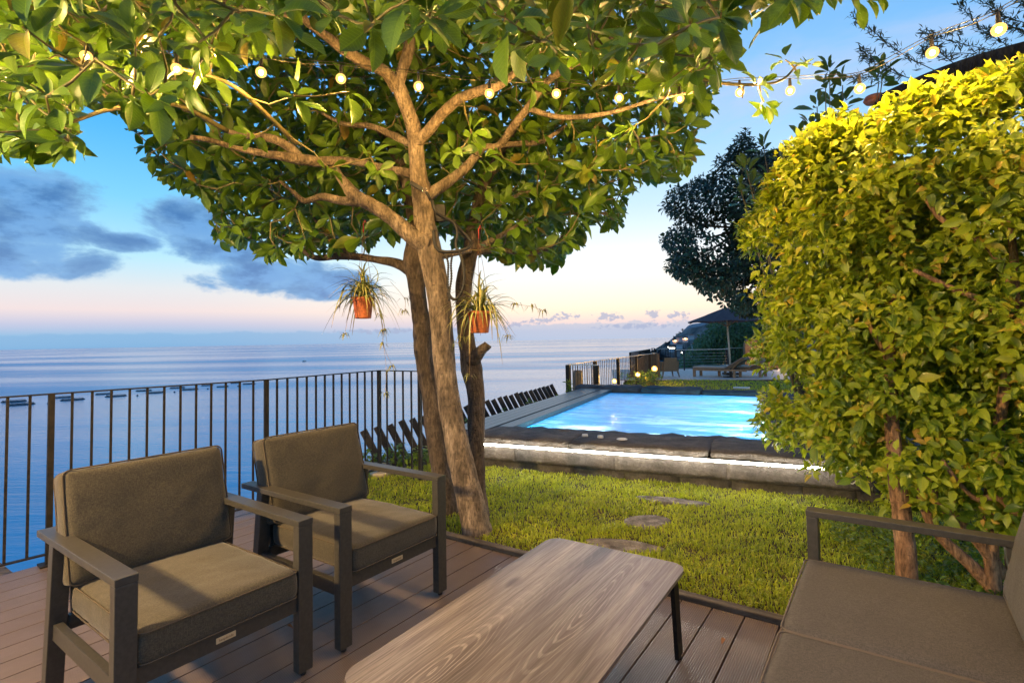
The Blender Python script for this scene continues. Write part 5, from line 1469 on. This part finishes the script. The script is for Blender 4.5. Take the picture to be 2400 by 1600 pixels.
make_lounger(p1.x + 1.95, p1.y - 0.35, rad(-42), 'sun lounger with raised dark back, right of the two')
p = at_z(1713, 884, TZ2)
st = thing('side_table', (p.x, p.y, TZ2), 'small low side table between the sun loungers', 'side table')
mb = MB(); mb.box((0, 0, 0.30), (0.5, 0.4, 0.03), bevel=0.005); mb.obj('tabletop', M_dkwood, st)
mb = MB(); mb.box((0, 0, 0.02), (0.42, 0.34, 0.03), bevel=0.005); mb.obj('base', M_dkwood, st)
mb = MB(); mb.box((0, 0, 0.16), (0.08, 0.08, 0.25)); mb.obj('stem', M_dkwood, st)
mb = MB(); mb.lathe([(0, 0), (0.05, 0), (0.04, 0.1), (0.05, 0.12), (0, 0.12)], 12); tag(mb.obj('glass_cup', M_white, loc=(p.x - 0.1, p.y, TZ2 + 0.316)), 'small cup standing on the side table', 'cup')

# wicker armchair
p = at_z(1570, 884, TZ2)
wc = thing('wicker_armchair', (p.x, p.y + 0.25, TZ2), 'wicker armchair on the far terrace seen from behind', 'armchair', rad(8))
def tapered(name, prof, m, parent):
    mb = MB(); a = [mb.bm.verts.new(q) for q in prof[0]]; b = [mb.bm.verts.new(q) for q in prof[1]]
    mb.bm.faces.new(a[::-1]); mb.bm.faces.new(b)
    for i in range(4): mb.bm.faces.new((a[i], a[(i + 1) % 4], b[(i + 1) % 4], b[i]))
    return mb.obj(name, m, parent)
def quadz(x0, x1, y0, y1, z): return [(x0, y0, z), (x1, y0, z), (x1, y1, z), (x0, y1, z)]
tapered('backrest', (quadz(-0.29, 0.29, -0.27, -0.21, 0.22), quadz(-0.25, 0.22, -0.34, -0.28, 0.72)), M_wicker, wc)
for s in (-1, 1):
    tapered('side', (quadz(s * 0.31 - .03, s * 0.31 + .03, -0.205, 0.30, 0.22), quadz(s * 0.30 - .03, s * 0.30 + .03, -0.27, 0.28, 0.58)), M_wicker, wc)
    for yy in (-0.24, 0.24):
        tapered('leg', (quadz(s * 0.33 - .015, s * 0.33 + .015, yy * 1.15 - .015, yy * 1.15 + .015, 0), quadz(s * 0.28 - .025, s * 0.28 + .025, yy - .025, yy + .025, 0.215)), M_wicker, wc)
bm_obj(cushion(0.55, 0.45, 0.1, 0.03, 0.01, 4, (6, 6, 3)), 'seat_cushion', M_tan, wc, Matrix.Translation((0, 0.04, 0.35)))

# parasol
p = at_d(1712, 846, 20.6)
ps = thing('parasol', (p.x, p.y, TZ2), 'open slate blue parasol on a pale pole over the loungers', 'parasol')
mb = MB(); mb.tube([(0, 0, 0), (-0.04, 0, 1.2), (-0.10, 0, 2.45)], 0.032, 12); mb.obj('pole', mat('pale_pole', Base_Color=(0.55, 0.46, 0.34), Roughness=0.5), ps)
mb = MB(); mb.box((0, 0, 0.04), (0.5, 0.5, 0.08), bevel=0.02); mb.obj('base', M_stoneD, ps)
cx = -0.10; nrib = 8; R_ = 1.5
mb = MB(); apex = mb.bm.verts.new((cx, 0, 2.60)); ring1, ring2 = [], []
for k_ in range(nrib * 2):
    a = 2 * math.pi * k_ / (nrib * 2) + 0.1; rr = R_ * (1.0 if k_ % 2 == 0 else 0.95); zz = 2.02 if k_ % 2 == 0 else 2.06
    ring1.append(mb.bm.verts.new((cx + rr * math.cos(a), rr * math.sin(a), zz)))
    ring2.append(mb.bm.verts.new((cx + rr * 0.5 * math.cos(a), rr * 0.5 * math.sin(a), 2.33 if k_ % 2 == 0 else 2.31)))
n2_ = nrib * 2
for k_ in range(n2_):
    j = (k_ + 1) % n2_
    mb.bm.faces.new((apex, ring2[k_], ring2[j])); mb.bm.faces.new((ring2[k_], ring1[k_], ring1[j], ring2[j]))
bmesh.ops.solidify(mb.bm, geom=list(mb.bm.faces), thickness=0.006)
mb.obj('canopy', M_canvas, ps)
for k_ in range(nrib):
    a = 2 * math.pi * k_ / nrib + 0.1
    mb = MB(); mb.bar((cx, 0, 2.52), (cx + R_ * 0.97 * math.cos(a), R_ * 0.97 * math.sin(a), 1.995), 0.018, 0.025); mb.obj('rib', M_teak, ps)
    mb = MB(); mb.bar((cx, 0, 1.85), (cx + R_ * 0.5 * math.cos(a), R_ * 0.5 * math.sin(a), 2.24), 0.016, 0.02); mb.obj('strut', M_teak, ps)

# lamps by the far lawn
for (pxx, pyy, d_), r, lb, gz in (((1440, 893, 12.3), 0.055, 'glowing globe lamp on the far left corner of the pool wall', 0.34), ((1495, 878, 15.0), 0.075, 'glowing globe lamp among yellow shrubs, lower of the two by the fence', -0.1),
                              ((1534, 864, 17.0), 0.095, 'glowing globe lamp beside the wicker armchair, higher of the two by the fence', -0.1), ((1363, 908, 12.0), 0.026, 'tiny spot lamp at the foot of the timber post', 0.0)):
    c = at_d(pxx, pyy, d_)
    gz = min(gz, c.z - r)
    g_ = thing('garden_lamp', (c.x, c.y, gz), lb, 'lamp', 0, 'glowing garden lamps beyond the pool')
    mb = MB(); mb.sphere((0, 0, c.z - gz), r, 16, 10); gg_ = mb.obj('globe', M_globe, g_); mb = MB(); mb.sphere((0, 0, c.z - gz), r * 0.5, 12, 8); mb.obj('lamp_core', emis('core_glow', (1.0, 0.78, 0.45), 40.0), gg_); lamp('globe_light', (0, 0, c.z - gz + r * 0.8), 45 if r < 0.05 else 75, (1.0, 0.62, 0.20), 0.02, gg_)
    mb = MB(); mb.lathe([(0, 0), (0.04, 0), (0.04, 0.008), (0.012, 0.012), (0.012, max(0.013, c.z - gz - r * 0.95)), (0, max(0.013, c.z - gz - r * 0.95))], 10); mb.obj('stem', M_black, g_)
# square lantern on the fence end
p = at_d(1531, 820.5, 20.5)
ln = thing('square_lantern', (p.x, p.y, -0.15), 'small dark square lantern on a post at the end of the bar fence', 'lantern')
hz = p.z + 0.15
mb = MB(); mb.box((0, 0, (hz - 0.08) / 2), (0.05, 0.05, hz - 0.08)); mb.obj('post', M_dkwood, ln)
for sx_ in (-1, 1):
    for sy_ in (-1, 1):
        mb = MB(); mb.box((sx_ * 0.045, sy_ * 0.045, hz), (0.02, 0.02, 0.13)); mb.obj('upright', M_black, ln)
mb = MB(); mb.box((0, 0, hz + 0.072), (0.12, 0.12, 0.014)); mb.obj('lid', M_black, ln)
mb = MB(); mb.box((0, 0, hz - 0.072), (0.12, 0.12, 0.014)); mb.obj('base', M_black, ln)
# timber post with chamfered top
p = at_d(1355, 912, 11.95)
tp = rough_block(0.15, 0.15, 0.62, 0.006, 4, 4, 4, 8, 0.015); 
me = bpy.data.meshes.new('timber_post'); tp.to_mesh(me); tp.free(); me.materials.append(M_teak)
tag(mk('timber_post', me, loc=(p.x, p.y, 0.37), rot=(0, 0, 0.3)), 'thick timber post lit orange at the far left pool corner', 'post')

# brown reed screens lit from the garden lamps
def screen(name, poly_px, Y, th, m, label, cat):
    P = [at_d(x, y, Y) for x, y in poly_px]
    base_ = Vector((P[0].x, Y, P[0].z))
    mb = MB(); a = [mb.bm.verts.new((q.x - base_.x, 0, q.z - base_.z)) for q in P]; b = [mb.bm.verts.new((q.x - base_.x, th, q.z - base_.z)) for q in P]
    mb.bm.faces.new(a); mb.bm.faces.new(b[::-1])
    for i in range(len(a)): j = (i + 1) % len(a); mb.bm.faces.new((a[i], b[i], b[j], a[j]))
    return tag(mb.obj(name, m, loc=base_), label, cat)
screen('reed_screen', [(1462, 900), (1480, 868), (1496, 842), (1512, 832), (1545, 828), (1548, 884), (1545, 900)], 19.9, 0.15, M_reedw, 'brown reed screen with a slanting edge behind the bar fence', 'screen')
screen('reed_wall', [(1746, 868), (1746, 808), (1750, 796), (1860, 780), (1860, 868)], 24.9, 0.2, M_reedw, 'tall reed wall lit warm orange behind the right sun lounger', 'screen')
# warm lamp grazing the reed wall, out of sight behind the hedge edge
p = at_d(1835, 840, 23.8)
gl2 = thing('garden_lamp', (p.x, p.y, TZ2), 'low lamp before the reed wall hidden behind the hedge', 'lamp', 0)
mb = MB(); mb.sphere((0, 0, 0.5), 0.09, 14, 8); mb.obj('globe', emis('low_globe', (1.0, 0.6, 0.25), 240.0), gl2)
mb = MB(); mb.lathe([(0.1, 0), (0.1, 0.02), (0.015, 0.03), (0.015, 0.41)], 10); mb.obj('stem', M_black, gl2)
# hanging urn
p = at_d(1782, 850, 14.0)
ur = thing('hanging_urn', p, 'grey clay urn hanging on a dark cord at the hedge edge', 'urn')
mb = MB(); mb.lathe([(0, -0.12), (0.05, -0.115), (0.14, 0.02), (0.15, 0.07), (0.11, 0.13), (0.10, 0.14), (0, 0.14)], 20); mb.obj('body', mat('grey_clay', Base_Color=(0.26, 0.20, 0.19), Roughness=0.7), ur)
mb = MB(); mb.tube([(0, 0, 0.13), (0.02, 0, 0.4), (0.01, 0, 0.9)], 0.012, 6); mb.obj('cord', M_cord, ur)
# yellow shrubs by lamps
for i, (pxx, pyy, d_, lb) in enumerate([(1488, 893, 14.3, 'yellow lit shrub below the lower garden lamp'), (1512, 886, 15.4, 'green shrub between the two garden lamps'), (1532, 884, 16.0, 'yellow lit shrub below the higher garden lamp'), (1331, 912, 11.6, 'small plant at the left foot of the bar fence')]):
    b = at_d(pxx, pyy, d_); cs, axs = [], []
    wq = 0.35 if i < 3 else 0.1
    for k_ in range(26 if i < 3 else 7):
        a = rnd.random() * 6.28; r = math.sqrt(rnd.random()) * wq
        cs.append((b.x + r * math.cos(a), b.y + r * math.sin(a), b.z + rnd.uniform(-0.12, 0.16))); axs.append((math.cos(a) * 0.5, math.sin(a) * 0.5, 1))
    leafy('lit_shrub', lb, 'shrub', cs, axs, (5, 8), 0.10, [TH[0]], M_shrub, Vector((b.x, b.y, -0.12)), 'shrubs by the far garden lamps')

# ------------------------------------------------------------------ other trees
def blob_tree(name, label, centre_px, Y, mask, nclust, size, tm, m, bounds, trunk_base, group=None, depth=(0, 1), nper=(6, 9), trunk_r=0.12, droop=0.3):
    cand_ = np.column_stack([rng.uniform(bounds[0], bounds[1], nclust * 40), rng.uniform(Y - depth[0], Y + depth[1], nclust * 40), rng.uniform(bounds[2], bounds[3], nclust * 40)])
    x_, y_ = project(cand_); kk = in_poly(x_, y_, mask)
    nzv = np.array([mnoise.noise(Vector(c) * (1.5 if size > 0.09 else 2.2)) for c in cand_])
    kk &= nzv > -0.16
    cs = cand_[kk][:nclust]
    t = thing(name, trunk_base, label, 'tree', 0, group)
    cm = cs.mean(axis=0)
    ax = unit(cs - cm) + np.array([0, 0, 0.3])
    O, B, S, L = rosettes(cs, ax, nper, size, droop=droop, spread=0.9, stem=size * 0.4)
    me = leaves_mesh('crown', O - np.array(t.location), B, S, L, tm, m); o = mk('crown', me, t); o['kind'] = 'stuff'
    base_ = Vector(trunk_base)
    mb = MB(); mb.tube([(0, 0, 0), tuple((Vector(cm) - base_) * 0.5), tuple(Vector(cm) - base_)], [trunk_r, trunk_r * 0.7, trunk_r * 0.35], 10); mb.obj('trunk', M_bark2, t)
    mb = MB()
    for c in cs[::max(1, len(cs) // 14)]:
        mb.tube([tuple(Vector(cm) - base_), tuple((Vector(cm) + Vector(c)) / 2 - base_ + Vector((0, 0, -0.1))), tuple(Vector(c) - base_)], [trunk_r * 0.25, trunk_r * 0.15, 0.008], 5)
    mb.obj('branches', M_bark2, t)
    return t
T_low = leaf_template(2, 'lance', 0.2, 0.3); T_low2 = leaf_template(2, 'ovate', 0.2, 0.3); T_mid = leaf_template(3, 'obovate', 0.2, 0.3)
dk_mask = [(1752, 305), (1775, 360), (1900, 330), (1900, 720), (1740, 735), (1700, 712), (1655, 690), (1640, 665), (1600, 655), (1560, 625), (1565, 590), (1553, 560), (1600, 520), (1550, 490), (1580, 440), (1620, 440), (1640, 420), (1670, 410), (1680, 380), (1715, 352), (1730, 330)]
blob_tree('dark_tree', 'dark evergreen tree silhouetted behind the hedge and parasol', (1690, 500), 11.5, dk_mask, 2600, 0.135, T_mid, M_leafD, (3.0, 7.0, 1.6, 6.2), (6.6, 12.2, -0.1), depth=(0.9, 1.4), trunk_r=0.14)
bush_mask = [(1598, 872), (1602, 836), (1620, 822), (1632, 800), (1648, 790), (1664, 768), (1680, 757), (1700, 742), (1880, 735), (1880, 872)]
blob_tree('dark_bush', 'dark green trees massed behind the cable railing', (1700, 800), 32, bush_mask, 2600, 0.30, T_low2, mat('unused') if False else M_leafB, (9.5, 18, -4, 3.5), (14, 34, -6), depth=(2, 5), nper=(5, 7), trunk_r=0.2)
# broad-leaved tree whose shoots rise over the hedge
shoots = [(1945, 165), (1935, 200), (1950, 230), (1915, 250), (1975, 200), (1965, 260), (1900, 300), (1930, 310), (1880, 330), (1955, 300), (1980, 240), (1830, 380), (1790, 350), (1750, 400), (1765, 440), (1745, 470), (1775, 480), (1800, 420), (1735, 440), (2060, 190), (2070, 165)]
cs = [tuple(at_d(x, y, 5.4 + rnd.uniform(-.25, .25))) for x, y in shoots]
axs = [(rnd.uniform(-.3, .3), rnd.uniform(-.3, .3), 1) for _ in cs]
leafy('oval_leaved_tree', 'slender tree with oval leaves rising just above the hedge', 'tree', cs, axs, (8, 11), 0.17, [leaf_template(4, 'obovate', 0.2, 0.1)], M_leafB, Vector((3.1, 5.35, 0.0)), stem_r=0.008, count=120, droop=0.0, spread=0.8)

# thatched canopy behind the hedge
th0 = at_d(2060, 222, 5.6); th1 = at_d(2420, 92, 4.6)
tt = thing('thatched_canopy', (th0.x + 1.5, th0.y + 0.8, 0), 'dark thatched canopy with ragged fringe rising behind the hedge', 'canopy')
TB = tt.location
mb = MB(); n = 24; lo, up_ = [], []
for i in range(n + 1):
    f = i / n; p = th0.lerp(th1, f) + Vector((0, 0, 0.05 * math.sin(f * math.pi)))
    q = p + Vector((0.9, 1.3, 0.10)); lo.append(p); up_.append(q)
a = [mb.bm.verts.new(p - TB) for p in lo]; b = [mb.bm.verts.new(p - TB) for p in up_]; c = [mb.bm.verts.new(p - TB + Vector((0.03, 0.05, -0.12))) for p in lo]; d = [mb.bm.verts.new(p - TB + Vector((0, 0, -0.12))) for p in up_]
for i in range(n):
    mb.bm.faces.new((a[i], a[i + 1], b[i + 1], b[i])); mb.bm.faces.new((c[i], c[i + 1], a[i + 1], a[i])); mb.bm.faces.new((d[i], d[i + 1], c[i + 1], c[i])); mb.bm.faces.new((b[i], b[i + 1], d[i + 1], d[i]))
mb.bm.faces.new((a[0], b[0], d[0], c[0])); mb.bm.faces.new((a[n], c[n], d[n], b[n]))
mb.obj('roof', M_thatch, tt)
mb = MB()
for k_ in range(900):
    f = rnd.random(); p = th0.lerp(th1, f) + Vector((rnd.uniform(0, .06), rnd.uniform(0, .08), 0.05 * math.sin(f * math.pi) - 0.02)); L = rnd.uniform(0.10, 0.26)
    w = rnd.uniform(0.003, 0.008); dx = rnd.uniform(-.03, .03)
    v = [mb.bm.verts.new(q_ - TB) for q_ in (p + Vector((-w, 0, 0)), p + Vector((w, 0, 0)), p + Vector((w * .4 + dx, 0, -L)), p + Vector((-w * .4 + dx, 0, -L)))]
    mb.bm.faces.new(v)
fr_ = mb.obj('fringe', M_thatch, tt); fr_['kind'] = 'stuff'
mb = MB()
mb.tube([(0.3, 0.2, 0), tuple((lo[12] + up_[12]) / 2 - TB + Vector((0, 0, -0.13)))], 0.05, 10); mb.obj('pole', M_teak, tt)
p = at_d(2050, 228, 5.7)
mb = MB(); mb.lathe([(0, 0), (0.09, 0), (0.11, 0.03), (0.09, 0.07), (0, 0.09)], 20); o = mb.obj('clay_cap', M_terra, tt, loc=p - TB - Vector((0, 0, 0.06)))

# bamboo sprays
bb = thing('bamboo', (5.6, 6.6, 0), 'feathery bamboo sprays against the sky above the thatched canopy', 'bamboo')
BO = bb.location
sprays = [[(2420, 150), (2330, 120), (2240, 100), (2160, 75)], [(2420, 60), (2360, 40), (2330, 20), (2290, -10)], [(2420, 130), (2340, 95), (2290, 60), (2250, 10)], [(2200, 170), (2120, 130), (2060, 85), (2000, 40)], [(2150, 190), (2080, 165), (2030, 135)],
          [(2380, 180), (2300, 130), (2180, 125), (2165, 120)], [(2100, 200), (2060, 180), (2000, 185)], [(2420, 100), (2390, 70), (2350, 60), (2320, 70)], [(2420, 30), (2400, 10), (2380, -20)], [(2250, 160), (2200, 120), (2180, 90), (2250, 70)], [(2120, 180), (2050, 140), (2020, 118)]]
Oq, Dq, Sq = [], [], []
mb = MB()
for sp_ in sprays:
    P = [at_d(x, y, 6.4 + rnd.uniform(-.1, .1)) for x, y in sp_]
    Q = [Vector(q_) for q_ in smooth_path([tuple(q_) for q_ in P], 8)]
    mb.tube([q_ - BO for q_ in Q], [0.006 * (1 - 0.7 * i / len(Q)) for i in range(len(Q))], 5)
    for i, q_ in enumerate(Q[4:]):
        dr = (Q[min(i + 5, len(Q) - 1)] - Q[i + 3]).normalized()
        if sp_[0][0] > 2090 or i > 10:
            for _ in range(9):
                d_ = dr * 0.7 + Vector((rnd.gauss(0, .6), rnd.gauss(0, .6), rnd.gauss(-.1, .6)))
                Oq.append(tuple(q_ + Vector((rnd.gauss(0, .02), rnd.gauss(0, .02), rnd.gauss(0, .02))))); Dq.append(tuple(d_)); Sq.append(rnd.uniform(0.05, 0.11))
mb.obj('culm', M_reed, bb)
Oq = np.array(Oq) - np.array(BO)
me = leaves_mesh('foliage', Oq, bases(np.array(Dq), rng.normal(0, 1, (len(Oq), 3))), np.array(Sq), rng.random(len(Oq)), T_low, M_reed); o = mk('foliage', me, bb); o['kind'] = 'stuff'

# ------------------------------------------------------------------ headland with houses
def ridge(name, crest, D, fall, m, amp, back=300, n_sub=8, rows=14):
    """crest: (px,py) silhouette at distance D; slopes to the sea towards the camera"""
    P = smooth_path([list(at_d(x, y, D + dd)) for x, y, dd in crest], n_sub)
    V = []; nx = len(P)
    for j in range(rows + 1):
        f = j / rows
        for i, p in enumerate(P):
            z = p[2] * (1 - f) + (-85) * f if f <= 1 else 0
            y = p[1] - fall * f
            v = Vector((p[0] - f * 0.08 * fall, y, z))
            a_ = amp * min(1, 6 * f + 0.3)
            v.z += a_ * mnoise.fractal(v * (0.9 / (amp * 6)), 1.0, 2.0, 4)
            V.append(tuple(v))
    for i, p in enumerate(P): V.append((p[0] + 50, p[1] + back, -85))
    F = [(j * nx + i, j * nx + i + 1, (j + 1) * nx + i + 1, (j + 1) * nx + i) for j in range(rows) for i in range(nx - 1)]
    b0 = (rows + 1) * nx
    F += [(b0 + i, b0 + i + 1, i + 1, i) for i in range(nx - 1)]
    me = mesh_np(name, np.array(V), np.array(F), m, True)
    return tag(mk(name, me), kind='structure')
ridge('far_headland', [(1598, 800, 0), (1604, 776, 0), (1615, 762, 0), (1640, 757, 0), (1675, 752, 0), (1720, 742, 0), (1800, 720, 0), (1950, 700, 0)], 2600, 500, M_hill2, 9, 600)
ridge('headland', [(1530, 822, 500), (1541, 815, 300), (1555, 806, 200), (1569, 799, 100), (1584, 786, 0), (1600, 777, 0), (1625, 768, -50), (1650, 762, -100), (1690, 750, -200), (1740, 735, -250), (1850, 710, -300)], 1500, 700, M_hill, 7, 500, rows=24)
# palms and bushes along the crest
bm_b = [(1600, 772, 1490), (1593, 779, 1490), (1588, 783, 1500), (1580, 789, 1530), (1560, 803, 1640)]
for i, (x, y, d_) in enumerate(bm_b):
    c = at_d(x, y, d_); t = thing('ridge_tree', (c.x, c.y, c.z - 9), ['palm on the headland crest, highest of the row', 'round tree on the headland crest, second from the top', 'round tree on the headland crest, third down', 'small tree low on the headland crest', 'smallest tree near the headland tip'][i], 'tree', 0, 'trees on the headland crest')
    mb = MB(); mb.tube([(0, 0, -3), (0, 0, 9)], 0.6, 6); mb.obj('trunk', M_bark2, t)
    cs = np.column_stack([rng.normal(0, 1.6, 14), rng.normal(0, 1.6, 14), 9 + rng.normal(0, 1.1, 14)])
    O, B, S, L = rosettes(cs, cs - np.array([0, 0, 8]) + 0.01, (5, 7), 2.4, stem=0.5)
    mk('crown', leaves_mesh('crown', O, B, S, L, T_low2, M_leafD), t)
houses = [(1579, 796, 1420, 'orange lit house near the tip of the headland', 1), (1606, 791, 1380, 'pinkish house lower on the headland, left of the middle', 1), (1636, 794, 1300, 'orange lit house in the middle of the headland', 1),
          (1644, 808, 1200, 'orange lit house lowest on the headland', 1), (1656, 786, 1320, 'white terrace house high on the headland', 0), (1575, 812, 1300, 'white lit house beside the headland tip above the sea', 2),
          (1620, 785, 1400, 'small unlit house high on the headland, left of the white terrace house', 0), (1592, 806, 1350, 'small unlit house low on the headland, between the lit ones', 0), (1628, 806, 1300, 'small unlit house just left of the lowest orange house', 0), (1592, 790, 1420, 'small unlit house near the headland crest', 0)]
dg_ = None
for x, y, d_, lb, lit in houses:
    c = at_d(x, y, d_ - 330)
    t = thing('hillside_house', (c.x, c.y, c.z - 3), lb, 'house', rnd.uniform(-.4, .4), 'houses on the headland')
    mb = MB(); mb.box((0, 0, -2), (11, 8, 9)); mb.obj('wall', M_house, t)
    mb = MB(); bm = mb.bm
    v = [bm.verts.new(q_) for q_ in ((-6, -4.5, 2.5), (6, -4.5, 2.5), (6, 4.5, 2.5), (-6, 4.5, 2.5), (-3, 0, 5), (3, 0, 5))]
    for f in ((0, 1, 5, 4), (1, 2, 5), (2, 3, 4, 5), (3, 0, 4), (3, 2, 1, 0)): bm.faces.new([v[q_] for q_ in f])
    mb.obj('roof', M_roof, t)
    for k_ in range(4):
        mb = MB(); mb.box((-4 + k_ * 2.6, -4.05, 0.2), (1.4, 0.1, 1.7)); mb.obj('window', M_win if lit == 1 else (M_winw if lit == 2 else mat('window_glass', Base_Color=(0.1, 0.12, 0.15), Roughness=0.1)), t)
    if lit == 1:
        mb = MB(); mb.sphere((0, -6.5, 1.0), 1.1, 10, 6); mb.obj('porch_lamp', emis('porch_glow', (1.0, 0.45, 0.12), 26.0), t)
for i, (x, y, d_) in enumerate([(1674, 759.5, 900), (1668, 754.5, 900), (1598, 826, 700), (1566, 813, 1050)]):
    c = at_d(x, y, d_)
    t = thing('street_lamp', (c.x, c.y, c.z - 14), ['white street lamp high on the headland, lower of the upper pair', 'white street lamp highest on the headland', 'yellowish street lamp low behind the cable railing', 'street lamp beside the white house at the headland tip'][i], 'street lamp', 0, 'street lamps on the headland')
    mb = MB(); mb.tube([(0, 0, -8), (0, 0, 14)], 0.12, 6); mb.obj('pole', M_black, t)
    mb = MB(); mb.sphere((0, 0, 14), 0.8, 10, 6); mb.obj('lamp_head', M_winw, t)

# ------------------------------------------------------------------ fish pens and boat
pens = [(33, 940.5, 46), (50, 947.5, 50), (145, 931, 36), (170, 936.5, 46), (244, 923, 34), (272, 928, 42), (337, 915.5, 32), (364, 920, 38), (416, 909, 32), (446, 912.5, 34), (486, 903, 26), (522, 906, 26), (552, 897.5, 22), (584, 899.5, 28)]
ring_mesh = MB()
ring_mesh.tube([(math.cos(a), math.sin(a), 0) for a in np.linspace(0, 2 * math.pi, 41)], 0.045, 6, cap=False)
ring_mesh.tube([(0.9 * math.cos(a), 0.9 * math.sin(a), 0.0) for a in np.linspace(0, 2 * math.pi, 41)], 0.04, 6, cap=False)
ring_mesh = ring_mesh.mesh('float_ring', M_pen)
nm = MB(); nm.lathe([(0.0, 0.015), (0.88, 0.02)], 40); net_mesh = nm.mesh('net', mat('pen_net', Base_Color=(0.02, 0.045, 0.07), Roughness=0.7))
hm = MB(); hm.tube([(math.cos(a) * 0.9, math.sin(a) * 0.9, 0.13) for a in np.linspace(0, 2 * math.pi, 41)], 0.02, 5, cap=False)
for a in np.linspace(0, 2 * math.pi, 13)[:-1]: hm.tube([(0.9 * math.cos(a), 0.9 * math.sin(a), 0), (0.9 * math.cos(a), 0.9 * math.sin(a), 0.13)], 0.015, 4)
hand_mesh = hm.mesh('handrail', M_pen)
desc = ['nearest the left edge of the photo, back row', 'nearest the left edge of the photo, front row', 'second from the left, back row', 'second from the left, front row', 'third from the left, back row', 'third from the left, front row and darkest', 'fourth from the left, back row', 'fourth from the left, front row', 'fifth from the left, back row', 'fifth from the left, front row', 'sixth from the left, back row', 'sixth from the left, front row', 'last on the right, back row', 'last on the right, front row']
for (x, y, w), ds in zip(pens, desc):
    c = at_z(x, y, -79.8); r = w / 2 / F_PX * c.y * 0.96
    t = thing('fish_pen', c, 'round floating fish pen on the sea, ' + ds, 'fish pen', 0, 'round fish pens floating on the sea')
    for nm_, me in (('float_ring', ring_mesh), ('net', net_mesh), ('handrail', hand_mesh)):
        o = mk(nm_, me, t); o.scale = (r, r, r)
for i, (x, y) in enumerate([(113, 945), (322, 927), (409, 919), (487, 911), (558, 905), (263, 919)]):
    c = at_z(x, y, -79.8); mb = MB(); mb.sphere((0, 0, 0), 1.6, 10, 8)
    tag(mb.obj('buoy', M_pen, loc=c), 'small dark buoy on the sea, ' + ['farthest left, by the first pens', 'third from the left', 'fourth from the left', 'fifth from the left', 'farthest right', 'second from the left, beside the darkest pen'][i], 'buoy', 'buoys by the fish pens')
c = at_z(713, 847, -80)
bt = thing('motor_boat', c, 'tiny motor boat far out on the sea left of the trunks', 'boat', rad(8))
s_ = c.y / 2000
hv = MB(); bm = hv.bm
top_ = [(-9, -3, 2), (4, -3, 2.4), (10, 0, 3.2), (4, 3, 2.4), (-9, 3, 2)]; bot_ = [(-8, -2, -0.5), (4, -2, -0.5), (8, 0, -0.5), (4, 2, -0.5), (-8, 2, -0.5)]
a = [bm.verts.new(q_) for q_ in top_]; b = [bm.verts.new(q_) for q_ in bot_]
bm.faces.new(a); bm.faces.new(b[::-1])
for i in range(5): bm.faces.new((b[i], b[(i + 1) % 5], a[(i + 1) % 5], a[i]))
hv.obj('hull', M_pen, bt)
mb = MB(); mb.box((-1, 0, 4), (6, 4, 3.6), bevel=0.4); mb.obj('cabin', M_white, bt)
